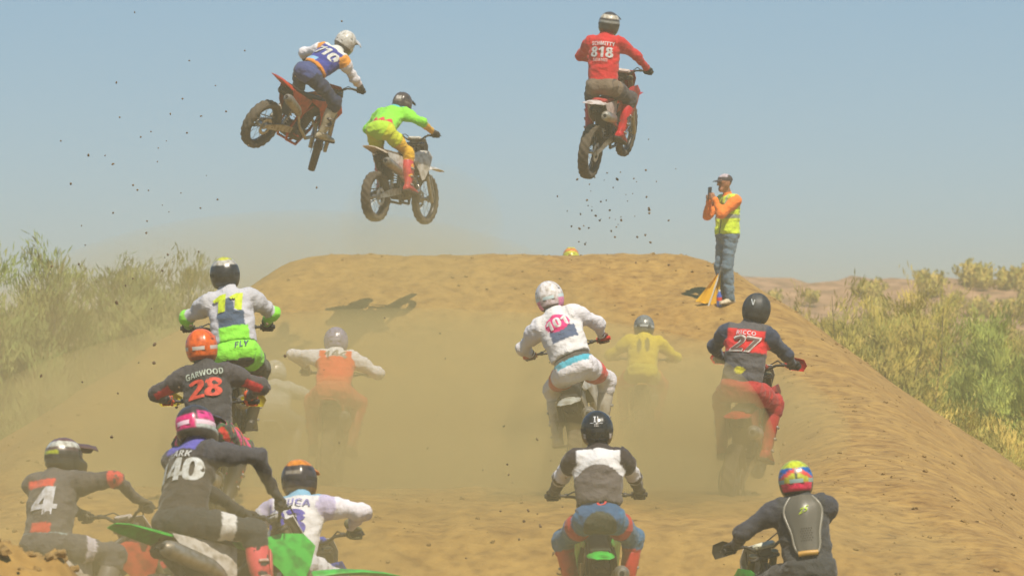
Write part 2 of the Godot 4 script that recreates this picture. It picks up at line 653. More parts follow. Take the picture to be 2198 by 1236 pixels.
	s.box(Vector3(0, 0.83, -0.545), Vector3(0.27, 0.035, 0.07), Basis(Vector3.RIGHT, 0.45), 0.01)
	s.tube([Vector3(0, 0.82, -0.52), Vector3(0, 1.07, -0.40)], 0.028, 10)
	kit.triple_clamp = s.mesh()
	s = Shape.new()
	s.tube([Vector3(-0.40, 1.20, -0.327), Vector3(-0.26, 1.193, -0.357), Vector3(-0.17, 1.175, -0.385), Vector3(-0.09, 1.125, -0.40), Vector3(0.09, 1.125, -0.40), Vector3(0.17, 1.175, -0.385), Vector3(0.26, 1.193, -0.357), Vector3(0.40, 1.20, -0.327)], 0.012, 8)
	s.box(Vector3(0, 1.10, -0.405), Vector3(0.11, 0.05, 0.04))
	kit.handlebar = s.mesh()
	s = Shape.new()
	s.box(Vector3(0, 1.15, -0.40), Vector3(0.2, 0.05, 0.05), Basis.IDENTITY, 0.018)
	kit.bar_pad = s.mesh()
	for x in [-1.0, 1.0]:
		s = Shape.new()
		s.tube([Vector3(x * 0.235, 1.19, -0.40), Vector3(x * 0.17, 1.205, -0.46), Vector3(x * 0.09, 1.14, -0.52), Vector3(x * 0.06, 1.0, -0.57), Vector3(x * 0.05, 0.8, -0.5)], 0.006, 5)
		kit["cable" + ("l" if x < 0 else "r")] = s.mesh()


func dirt_bike(sp: Dictionary, at: Transform3D) -> Node3D:
	var t := thing("dirt_bike", sp.bike_label, "motorcycle", at, "motocross bikes on the jump")
	var plastic: Color = sp.get("plastic", rgb(200, 60, 40))
	var accent: Color = sp.get("accent", plastic)
	var paint := mat(plastic, 0.38, 0.0, "dusty")
	var trim := mat(accent, 0.38, 0.0, "dusty")
	var black := mat(Color(0.02, 0.02, 0.019), 0.6, 0.0, "dusty")
	var steel := mat(Color(0.42, 0.41, 0.39), 0.35, 0.9, "dusty")
	var dark := mat(Color(0.07, 0.065, 0.055), 0.55, 0.3, "dusty")
	var rubber := mat(Color(0.085, 0.068, 0.045), 0.95, 0.0, "dusty")
	var seat_m := mat(sp.get("seat", Color(0.02, 0.02, 0.02)), 0.85, 0.0, "dusty")
	var grips := mat(sp.get("grips", Color(0.02, 0.02, 0.02)), 0.85)
	var turn := Basis(STEER.normalized(), -deg_to_rad(sp.get("steer", 0.0)))
	var front := Transform3D(turn, PIVOT - turn * PIVOT)
	for q in [["rear_", REAR, Transform3D.IDENTITY], ["front_", FRONT, front]]:
		var w := Node3D.new()
		w.name = q[0] + "wheel"
		t.add_child(w)
		w.transform = (q[2] as Transform3D) * Transform3D(Basis(Vector3.RIGHT, 0.4), q[1])
		piece("tyre", kit[q[0] + "tyre"], rubber, w)
		piece("rim", kit[q[0] + "rim"], mat(sp.get("rim", Color(0.03, 0.03, 0.03)), 0.4, 0.5, "dusty"), w)
		piece("hub", kit[q[0] + "hub"], steel, w)
		piece("spokes", kit[q[0] + "spokes"], steel, w)
		piece("brake_disc", kit[q[0] + "disc"], steel, w)
	piece("frame", kit.frame, mat(sp.get("frame", Color(0.05, 0.05, 0.05)), 0.4, 0.3, "dusty"), t)
	piece("engine", kit.engine, dark, t)
	piece("swingarm", kit.swingarm, steel, t)
	piece("shock", kit.shock, mat(sp.get("spring", Color(0.55, 0.5, 0.42)), 0.4), t)
	piece("chain", kit.chain, dark, t)
	piece("header_pipe", kit.header_pipe, steel, t)
	var mu := piece("muffler", kit.muffler, mat(Color(0.38, 0.35, 0.30), 0.42, 0.7, "dusty"), t)
	piece("end_cap", kit.muffler_cap, mat(sp.get("end_cap", Color(0.3, 0.28, 0.24)), 0.45, 0.5, "dusty"), mu)
	piece("outlet", kit.muffler_outlet, mat(Color(0.01, 0.01, 0.01), 0.9), mu)
	piece("seat", kit.seat, seat_m, t)
	piece("tank", kit.tank, mat(sp.get("tank", Color(0.04, 0.04, 0.04)), 0.45, 0.0, "dusty"), t)
	piece("rear_fender", kit.rear_fender, mat(sp.get("rear", plastic), 0.38, 0.0, "dusty"), t)
	piece("inner_guard", kit.inner_guard, black, t)
	for n in ["l", "r"]:
		piece("radiator", kit["radiator" + n], dark, t)
		piece("shroud", kit["shroud" + n], paint, t)
		piece("side_panel", kit["side" + n], trim, t)
		var fu := piece("fork_leg", kit["fork_upper" + n], mat(sp.get("fork", Color(0.25, 0.2, 0.1)), 0.35, 0.6, "dusty"), t, front)
		piece("slider", kit["fork_lower" + n], steel, fu)
		piece("fork_guard", kit["fork_guard" + n], trim, t, front)
		piece("grip", kit["grip" + n], grips, t, front)
		piece("lever", kit["lever" + n], dark, t, front)
		piece("cable", kit["cable" + n], black, t, front)
		if sp.has("guards"):
			piece("hand_guard", kit["hand_guard" + n], mat(sp.guards, 0.4, 0.0, "dusty"), t, front)
	piece("front_fender", kit.front_fender, mat(sp.get("front", plastic), 0.38, 0.0, "dusty"), t, front)
	piece("number_plate", kit.number_plate, mat(sp.get("plate", Color(0.6, 0.6, 0.58)), 0.4, 0.0, "dusty"), t, front)
	piece("triple_clamp", kit.triple_clamp, dark, t, front)
	piece("handlebar", kit.handlebar, dark, t, front)
	piece("bar_pad", kit.bar_pad, mat(sp.get("pad", accent), 0.7, 0.0, "dusty"), t, front)
	return t


# ---------------------------------------------------------------- riders
func make_gear() -> void:
	for x in [-1.0, 1.0]:
		var n := "l" if x < 0 else "r"
		var f := Field.new()
		f.k = 0.012
		f.put(Vector3(x * 0.004, 0.008, 0.07), Vector3(0, 0.004, 0.128), 0.031, 0.037)
		for j in 4:
			var fx: float = x * (-0.034 + 0.0225 * j)
			var lng: float = [0.92, 1.04, 1.0, 0.84][j]
			f.put(Vector3(fx * 0.55, 0.012, 0.075), Vector3(fx, 0.031, 0.012), 0.021, 0.0125)
			f.put(Vector3(fx, 0.031, 0.012), Vector3(fx, 0.026 * lng, -0.03 * lng), 0.0115, 0.0105)
			f.put(Vector3(fx, 0.026 * lng, -0.03 * lng), Vector3(fx, -0.016, -0.036 * lng), 0.0105, 0.0098)
			f.put(Vector3(fx, -0.016, -0.036 * lng), Vector3(fx, -0.031, -0.008), 0.0098, 0.0088)
		f.put(Vector3(-x * 0.026, 0.006, 0.06), Vector3(-x * 0.046, -0.01, 0.028), 0.016, 0.0125)
		f.put(Vector3(-x * 0.046, -0.01, 0.028), Vector3(-x * 0.04, -0.031, 0.0), 0.0125, 0.0105)
		kit["glove" + n] = f.nets(0.005).mesh()
		var s := Shape.new()
		var rings := []
		for q in [[-0.03, 0.045, 0.062, 0.012], [0.02, 0.05, 0.06, 0.006], [0.09, 0.056, 0.064, 0.0], [0.17, 0.064, 0.074, 0.004], [0.25, 0.069, 0.08, 0.006], [0.32, 0.072, 0.083, 0.0], [0.335, 0.066, 0.076, 0.0]]:
			var ring := PackedVector3Array()
			for k in 14:
				var an := TAU * k / 14.0
				ring.append(Vector3(cos(an) * q[1], q[0], sin(an) * q[2] + q[3]))
			rings.append(ring)
		s.loft(rings)
		rings = []
		for q in [[0.085, 0.03, -0.03], [0.06, 0.044, 0.0], [0.02, 0.05, 0.025], [-0.04, 0.05, 0.02], [-0.09, 0.05, -0.018], [-0.14, 0.05, -0.035], [-0.185, 0.042, -0.045], [-0.205, 0.025, -0.058]]:
			var ring := PackedVector3Array()
			for p in [[1.0, 0.0], [1.0, 0.55], [0.75, 0.9], [0.3, 1.0], [-0.3, 1.0], [-0.75, 0.9], [-1.0, 0.55], [-1.0, 0.0]]:
				ring.append(Vector3(p[0] * q[1], lerpf(-0.085, q[2], p[1]), q[0]))
			rings.append(ring)
		s.loft(rings)
		kit["boot" + n] = s.mesh()
		s = Shape.new()
		rings = []
		for q in [[0.092, 0.028], [0.075, 0.045], [0.03, 0.05], [-0.03, 0.048], [-0.10, 0.055], [-0.16, 0.053], [-0.20, 0.038], [-0.215, 0.02]]:
			rings.append(PackedVector3Array([Vector3(q[1], -0.1, q[0]), Vector3(q[1], -0.08, q[0]), Vector3(-q[1], -0.08, q[0]), Vector3(-q[1], -0.1, q[0])]))
		s.loft(rings, true, true)
		kit["sole" + n] = s.mesh()
		for k in 3:
			s = Shape.new()
			var y: float = [0.0, 0.11, 0.22][k]
			s.box(Vector3(x * (0.056 + y * 0.06), y, -0.005), Vector3(0.016, 0.022, 0.075), Basis.IDENTITY, 0.005)
			kit["buckle%s%d" % [n, k]] = s.mesh()
		s = Shape.new()
		s.panel([Vector3(-0.045, 0.30, -0.07), Vector3(0.045, 0.30, -0.07), Vector3(0.052, 0.2, -0.055), Vector3(0.045, 0.06, -0.045), Vector3(-0.045, 0.06, -0.045), Vector3(-0.052, 0.2, -0.055)], Vector3(0, 0, -1), 0.008, 0.025)
		kit["shin" + n] = s.mesh()


func helmet(parent: Node, at: Transform3D, sp: Dictionary) -> void:
	var paint: Callable = sp.helmet
	var s := Shape.new()
	var rows := 26
	var cols := 48
	for r in rows:
		var e := lerpf(90.0, -52.0, float(r) / (rows - 1))
		var y := sin(deg_to_rad(e))
		var rad := cos(deg_to_rad(e))
		if e < 0.0:
			rad = pow(rad, 0.55)
		for k in cols:
			var az := -PI + TAU * k / cols
			var p := Vector3(sin(az) * rad * 0.129, y * 0.146, cos(az) * rad * 0.150)
			var ahead := maxf(0.0, -cos(az))
			if e < 8.0:
				p.z -= 0.062 * pow(ahead, 3.0) * smoothstep(8.0, -20.0, e)
				p.y -= 0.03 * ahead * ahead * smoothstep(-10.0, -50.0, e)
			p.y += 0.012 * maxf(0.0, cos(az)) * smoothstep(-30.0, -52.0, e)      # cut higher at the nape
			if ahead > 0.45 and e < 24.0 and e > -10.0:
				p *= 0.93
			if absf(az) < 1.1 and e < -22.0 and e > -34.0:                 # the rear spoiler stands proud
				p *= 1.025
			var crown := absf(absf(az) - 0.62)
			if crown < 0.16 and e > -15.0 and e < 62.0:                   # two ridges run back over the crown
				p *= 1.028
			if absf(az) < 0.28 and e > 5.0 and e < 60.0:                  # and a hollow between them
				p *= 0.985
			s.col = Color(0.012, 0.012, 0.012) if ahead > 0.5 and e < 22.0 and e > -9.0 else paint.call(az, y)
			if absf(absf(az) - 0.36) < 0.10 and y > -0.30 and y < -0.14 or absf(absf(az) - 1.15) < 0.12 and y > 0.30 and y < 0.42:     # vents
				s.col = Color(0.014, 0.014, 0.014)
			s.add(p)
	for r in rows - 1:
		for k in cols:
			var q := (k + 1) % cols
			s.tri(r * cols + k, (r + 1) * cols + q, (r + 1) * cols + k)
			s.tri(r * cols + k, r * cols + q, (r + 1) * cols + q)
	s.col = Color(0.015, 0.015, 0.014)
	var base := (rows - 1) * cols
	var inner := s.v.size()
	for k in cols:
		s.add(s.v[base + k])
	for k in cols:
		s.add(Vector3(s.v[base + k].x * 0.72, s.v[base + k].y + 0.012, s.v[base + k].z * 0.72))
	var hub := s.add(Vector3(0, -0.06, 0))
	for k in cols:
		var q := (k + 1) % cols
		s.tri(inner + k, inner + q, inner + cols + q)
		s.tri(inner + k, inner + cols + q, inner + cols + k)
		s.tri(inner + cols + k, inner + cols + q, hub)
	s.orient(0)
	var gloss: float = sp.get("gloss", 0.3)
	var h := piece("helmet", s.mesh(), mat(Color.WHITE, gloss, 0.0, "print"), parent, at)
	var vz := Shape.new()
	var rings := []
	for q in [[-0.06, 0.122, 0.088], [-0.12, 0.115, 0.094], [-0.19, 0.118, 0.09], [-0.25, 0.112, 0.076], [-0.28, 0.113, 0.05]]:
		var ring := PackedVector3Array()
		var under := PackedVector3Array()
		for p in [-1.0, -0.7, -0.35, 0.0, 0.35, 0.7, 1.0]:
			ring.append(Vector3(p * q[2], q[1] - 0.045 * p * p, q[0]))
			under.append(Vector3(p * q[2] * 0.96, q[1] - 0.045 * p * p - 0.006, q[0]))
		under.reverse()
		ring.append_array(under)
		rings.append(ring)
	vz.loft(rings)
	piece("visor", vz.mesh(), mat(sp.get("visor", Color(0.03, 0.03, 0.03)), 0.4), h)
	var st := Shape.new()
	rings = []
	for k in 33:
		var az := lerpf(-2.15, 2.15, k / 32.0)
		var ring := PackedVector3Array()
		for q in [[0.016, 1.006], [-0.016, 1.01], [-0.016, 0.99], [0.016, 0.985]]:
			var lift: float = q[0] * 0.9 - 0.012
			var rad := sqrt(maxf(0.0, 1.0 - pow(lift / 0.142, 2.0)))
			ring.append(Vector3(sin(az) * rad * 0.129, lift, cos(az) * rad * 0.150) * q[1])
		rings.append(ring)
	st.loft(rings)
	piece("goggle_strap", st.mesh(), mat(sp.get("strap", Color(0.03, 0.03, 0.03)), 0.8), h)
	var gg := Shape.new()
	rings = []
	for k in 13:
		var az := PI + lerpf(-0.95, 0.95, k / 12.0)
		var ring := PackedVector3Array()
		for q in [[0.045, 0.99], [-0.02, 1.0], [-0.02, 0.9], [0.045, 0.9]]:
			ring.append(Vector3(sin(az) * 0.122 * q[1], q[0], cos(az) * 0.148 * q[1]))
		rings.append(ring)
	gg.loft(rings)
	piece("goggles", gg.mesh(), mat(Color(0.05, 0.05, 0.07), 0.12), h)


func lettering(text: String, cap: float, bold := 0.5) -> PackedVector3Array:      # triangles of flat lettering, cut small so that it can follow a back
	var font := SystemFont.new()
	font.font_names = PackedStringArray(["Droid Sans"])
	font.font_weight = 700
	var wide := FontVariation.new()
	wide.base_font = font
	wide.variation_embolden = 0.0
	var tm := TextMesh.new()
	tm.text = text
	tm.font = wide
	tm.font_size = 64
	tm.pixel_size = cap / 46.0
	tm.depth = 0.001
	tm.curve_step = 2.0
	tm.horizontal_alignment = HORIZONTAL_ALIGNMENT_CENTER
	tm.vertical_alignment = VERTICAL_ALIGNMENT_CENTER
	var arr := tm.get_mesh_arrays()
	var v: PackedVector3Array = arr[Mesh.ARRAY_VERTEX]
	var n: PackedVector3Array = arr[Mesh.ARRAY_NORMAL]
	var idx: PackedInt32Array = arr[Mesh.ARRAY_INDEX] if arr[Mesh.ARRAY_INDEX] != null else PackedInt32Array(range(v.size()))
	var stack := []
	for k in range(0, idx.size(), 3):
		if n[idx[k]].z > 0.5:
			stack.append([v[idx[k]], v[idx[k + 1]], v[idx[k + 2]]])
	var out := PackedVector3Array()
	while stack:
		var t: Array = stack.pop_back()
		var l := [t[0].distance_to(t[1]), t[1].distance_to(t[2]), t[2].distance_to(t[0])]
		var m: float = l.max()
		if m < 0.03:
			out.append_array(PackedVector3Array(t))
		else:
			var e: int = l.find(m)
			var mid: Vector3 = (t[e] + t[(e + 1) % 3]) / 2.0
			stack.append([t[e], mid, t[(e + 2) % 3]])
			stack.append([mid, t[(e + 1) % 3], t[(e + 2) % 3]])
	return out


func print_on(f: Field, o: Vector3, right: Vector3, up: Vector3, into: Vector3, tris: PackedVector3Array, q: Dictionary, parent: Node, called: String) -> void:
	var s := Shape.new()
	s.col = q.c
	var tilt: float = deg_to_rad(q.get("tilt", 0.0))
	var slant: float = q.get("slant", 0.0)
	var lift: float = q.get("lift", 0.014 if q.get("called", "") == "name_print" else 0.008)
	var seen_at := {}
	for p in tris:
		var key := Vector2i(roundi(p.x * 2000.0), roundi(p.y * 2000.0))
		if not seen_at.has(key):
			var x: float = p.x * q.get("wide", 1.0) + p.y * slant
			var px: float = x * cos(tilt) - p.y * sin(tilt) + q.u
			var py: float = x * sin(tilt) + p.y * cos(tilt) + q.v
			var at := f.hit(o + right * px + up * py - into * 0.45, into)
			seen_at[key] = s.add(at - into * lift)
	for k in range(0, tris.size(), 3):
		var id := []
		for j in 3:
			id.append(seen_at[Vector2i(roundi(tris[k + j].x * 2000.0), roundi(tris[k + j].y * 2000.0))])
		s.tri(id[0], id[1], id[2])
	piece(called, s.mesh(), mat(Color.WHITE, 0.7, 0.0, "print"), parent)


func dress(f: Field, cell: float, paint: Callable, frame: Array, fold: FastNoiseLite, amount: float) -> ArrayMesh:
	var s := f.nets(cell)
	var n := s.normals()
	for k in s.v.size():
		var p := s.v[k]
		var b := f.nearest(p)
		var ab := f.b[b] - f.a[b]
		var t := clampf((p - f.a[b]).dot(ab) / maxf(ab.length_squared(), 1e-8), 0.0, 1.0)
		var d: Vector3 = p - frame[0]
		t = lerpf(f.from_t[b], f.to_t[b], t)
		var axis := ab.normalized()
		var off := p - f.a[b] - axis * (p - f.a[b]).dot(axis)
		upper = off.normalized().dot((Vector3.UP + Vector3(0, 0, 0.6)).normalized()) if off.length() > 0.001 else 0.0
		s.c[k] = paint.call(f.part[b], t, d.dot(frame[1]), d.dot(frame[2]), -d.dot(frame[3]))
		var q := p
		if f.part[b] > 0:
			q += ab.normalized() * (p - f.a[b]).dot(ab.normalized()) * 0.8     # folds run round the limbs
		else:
			q.y *= 1.7
		s.v[k] = p + n[k] * fold.get_noise_3dv(q) * amount
	return s.mesh()


func rider(sp: Dictionary) -> void:
	var P: Vector3 = sp.get("pelvis", Vector3(0, 1.13, 0.36))
	var C: Vector3 = sp.get("chest", Vector3(0, 1.50, 0.03))
	var H: Vector3 = sp.get("head", Vector3(0, 1.735, -0.13)) - Vector3(0, 0.045, 0)
	var turn := facing(sp.yaw, sp.get("pitch", 0.0), sp.get("roll", 0.0))
	var key: Vector3 = H if not sp.has("axle") else Vector3(0, 0.337, -0.04)
	var goal: Vector3 = sp.axle if sp.has("axle") else sp.at
	var at := Transform3D(turn, goal - turn * key)
	dirt_bike(sp, at)
	var me := thing("person", sp.label, "person", at, "motocross riders")
	var up := (C - P).normalized()
	var right: Vector3 = sp.get("shoulders", Vector3.RIGHT)
	right = (right - up * right.dot(up)).normalized()
	var fwd := up.cross(right)
	var steer := Basis(STEER.normalized(), -deg_to_rad(sp.get("steer", 0.0)))
	var shirt := Field.new()
	var legs := Field.new()
	var W := P + up * 0.05
	for x in [-1.0, 1.0]:
		shirt.put(W + right * x * 0.062, C - up * 0.13 + right * x * 0.085, 0.118, 0.112)
	shirt.put(W - fwd * 0.01, C - up * 0.08 - fwd * 0.02, 0.125, 0.13)
	shirt.put(W - up * 0.06 - right * 0.075, W - up * 0.06 + right * 0.075, 0.112, 0.112)
	shirt.put(C - right * 0.135 - up * 0.01, C + right * 0.135 - up * 0.01, 0.092, 0.092)
	shirt.put(C - fwd * 0.01, C.lerp(H, 0.45), 0.09, 0.075)
	shirt.cut_after = shirt.a.size()
	shirt.cut_n = up
	shirt.cut_at = P + up * sp.get("hem", 0.035)
	legs.put(P - right * 0.07, P + right * 0.07, 0.118, 0.118)
	legs.put(P, P + up * 0.13, 0.122, 0.12)
	legs.put(P - fwd * 0.035 - right * 0.06 - up * 0.03, P - fwd * 0.035 + right * 0.06 - up * 0.03, 0.105, 0.105)
	var glove_m := mat(sp.get("gloves", Color(0.03, 0.03, 0.03)), 0.8)
	var boot_m := mat(sp.get("boots", Color(0.5, 0.5, 0.48)), 0.45, 0.0, "dusty")
	var later := []
	for k in 2:
		var x := -1.0 if k == 0 else 1.0
		var n := "l" if k == 0 else "r"
		var S := C + right * x * 0.185 - up * 0.015
		var bar: Vector3 = steer * Vector3(1, 0.0, 0.15 * x).normalized()
		var grip: Vector3 = PIVOT + steer * (Vector3(x * 0.35, 1.197, -0.338) - PIVOT)
		var pole: Vector3 = sp.get("elbow_" + n, Vector3(x * 1.0, -0.3, 0.4))
		var E := Vector3.ZERO
		var wrist := grip + Vector3(0, 0.02, 0.09)
		for pass_ in 3:
			E = joint(S, wrist, 0.30, 0.27, pole)
			var back := E - grip
			back = (back - bar * back.dot(bar)).normalized()
			wrist = grip + back * 0.105
		shirt.put(S, S.lerp(E, 0.25), 0.086, 0.08, 1 + k, 0.0, 0.25)
		shirt.put(S.lerp(E, 0.2), E, 0.072, 0.056, 1 + k, 0.2, 1.0)
		shirt.put(E, wrist, 0.056, 0.040, 3 + k)
		var zz := (wrist - grip).normalized()
		later.append(["glove", kit["glove" + n], glove_m, Transform3D(Basis(bar, zz.cross(bar), zz), grip)])
		var hip := P + right * x * 0.095 - up * 0.02
		var ankle: Vector3 = sp.get("foot_" + n, Vector3(x * 0.205, 0.505, 0.155))
		var K := joint(hip, ankle, 0.45, 0.44, sp.get("knee_" + n, Vector3(x * 0.35, 0.2, -1.0)))
		legs.put(hip, hip.lerp(K, 0.4), 0.106, 0.097, 1 + k, 0.0, 0.4)
		legs.put(hip.lerp(K, 0.4), K, 0.097, 0.073, 1 + k, 0.4, 1.0)
		legs.put(K, K.lerp(ankle, 0.12), 0.078, 0.074, 1 + k, 0.95, 1.0)
		legs.put(K, ankle.lerp(K, 0.3), 0.072, 0.062, 3 + k)
		var toe: Vector3 = sp.get("toe_" + n, Vector3(x * 0.12, -0.15, -1.0))
		later.append(["boot", kit["boot" + n], boot_m, Transform3D(aim(K - ankle, toe), ankle), n])
	var fold := FastNoiseLite.new()
	fold.seed = hash(sp.label) % 1000
	fold.frequency = 5.5
	fold.fractal_octaves = 2
	var cell: float = sp.get("cell", 0.015)
	var frame := [P, right, up, fwd]
	var cloth := mat(Color.WHITE, 0.85, 0.0, "cloth")
	var j := piece("jersey", dress(shirt, cell, sp.jersey, frame, fold, 0.016), cloth, me)
	var tr := piece("trousers", dress(legs, cell, sp.trousers, frame, fold, 0.016), cloth, me)
	for q in later:
		var g := piece(q[0], q[1], q[2], me, q[3])
		if q[0] == "boot":
			piece("sole", kit["sole" + q[4]], mat(Color(0.04, 0.035, 0.03), 0.9, 0.0, "dusty"), g)
			piece("shin_plate", kit["shin" + q[4]], mat(sp.get("shin", sp.get("boots", Color(0.5, 0.5, 0.48))), 0.4, 0.0, "dusty"), g)
			for b in 3:
				piece("buckle", kit["buckle%s%d" % [q[4], b]], mat(sp.get("buckles", Color(0.35, 0.33, 0.3)), 0.4, 0.0, "dusty"), g)
	var nk := Shape.new()
	nk.tube([C - fwd * 0.01, C.lerp(H, 0.5), H + (H - C).normalized() * 0.02], [0.07, 0.062, 0.06], 12)
	piece("neck", nk.mesh(), mat(sp.get("neck", Color(0.10, 0.07, 0.05)), 0.8), me)
	var look: Vector3 = sp.get("look", Vector3(0, -0.12, -1))
	helmet(me, Transform3D(aim((H - C).normalized() + Vector3(0, 1.6, 0.0), look), H), sp)
	var o := P
	for q in sp.get("prints", []):
		var on := tr if q.get("on", "") == "trousers" else j
		if q.has("fat"):                      # a second, shifted layer thickens the strokes
			var twin: Dictionary = q.duplicate()
			twin.u = q.u + q.fat
			twin.lift = q.get("lift", 0.008) + 0.0025
			print_on(shirt, o, right, up, fwd, lettering(q.t, q.h), twin, on, q.get("called", "number_print"))
		print_on(legs if q.get("on", "") == "trousers" else shirt, o, right, up, fwd, lettering(q.t, q.h, q.get("bold", 0.6)), q, on, q.get("called", "number_print"))
	if sp.has("extra"):
		sp.extra.call(me, shirt, frame)


# ---------------------------------------------------------------- the ground
var wide_noise := FastNoiseLite.new()
var fine_noise := FastNoiseLite.new()


func along(d: float, pts: Array) -> float:          # smooth profile through (distance, height)
	if d <= pts[0][0]:
		return pts[0][1]
	for k in pts.size() - 1:
		if d <= pts[k + 1][0]:
			var t: float = (d - pts[k][0]) / (pts[k + 1][0] - pts[k][0])
			var a: float = pts[maxi(k - 1, 0)][1]
			var z: float = pts[mini(k + 2, pts.size() - 1)][1]
			return cubic_interpolate(pts[k][1], pts[k + 1][1], a, z, t) * 0.5 + lerpf(pts[k][1], pts[k + 1][1], t) * 0.5
	return pts[-1][1]


const LANE := [[-30, 0.4], [20, 0.55], [27, 0.6], [31, 0.65], [33, 0.95], [35, 1.7], [36.5, 1.9], [38, 1.92], [41, 1.88], [44, 1.76], [47, 1.6], [50, 1.66], [53, 2.05], [57, 3.6], [59.6, 4.55], [60.6, 4.62], [63, 4.5], [66, 3.0], [72, 1.0], [80, 0.0]]
const SHOULDER := [[-30, 0.4], [20, 0.5], [27, 0.6], [31, 0.7], [35, 1.55], [38, 1.9], [44, 2.3], [50, 2.7], [55, 3.3], [58, 4.05], [59.6, 4.55], [60.6, 4.62], [63, 4.5], [66, 3.0], [72, 1.0], [80, 0.0]]


func land(x: float, d: float) -> float:
	var t := smoothstep(2.0, 3.6, x) + 0.75 * smoothstep(-4.2, -5.6, x)
	var f := lerpf(along(d, LANE), along(d, SHOULDER), minf(t, 1.0))
	var slope := 0.69 if x > 0.0 else 0.63
	var edge := (2.75 if x > 0.0 else 2.95) - 0.122 * clampf(60.0 - d, 0.0, 32.0)      # the jump narrows upwards and towards the start
	var s := 4.70 - slope * (absf(x) - edge) + wide_noise.get_noise_2d(x * 3.0, d * 3.0) * 0.12
	var k := 0.34
	var h := clampf(0.5 + 0.5 * (s - f) / k, 0.0, 1.0)
	f = lerpf(s, f, h) - k * h * (1.0 - h)
	f = maxf(f, -0.15)
	var rough := smoothstep(-0.1, 0.4, f)
	f += wide_noise.get_noise_2d(x * 5.0, d * 5.0) * 0.06 * rough
	f += fine_noise.get_noise_2d(x * 10.0, d * 2.2) * 0.025 * smoothstep(4.6, 3.2, absf(x)) * rough      # ruts up the lane
	f += fine_noise.get_noise_2d(x * 26.0 + 90.0, d * 26.0) * 0.013 * rough
	# the spoil heap at the near corner of the track
	var heap := Vector2((x + 3.2) / 1.3, (d - 26.6) / 1.3).length()
	f += 1.36 * smoothstep(1.0, 0.15, heap) * (1.0 + 0.12 * fine_noise.get_noise_2d(x * 16.0, d * 16.0))
	return f


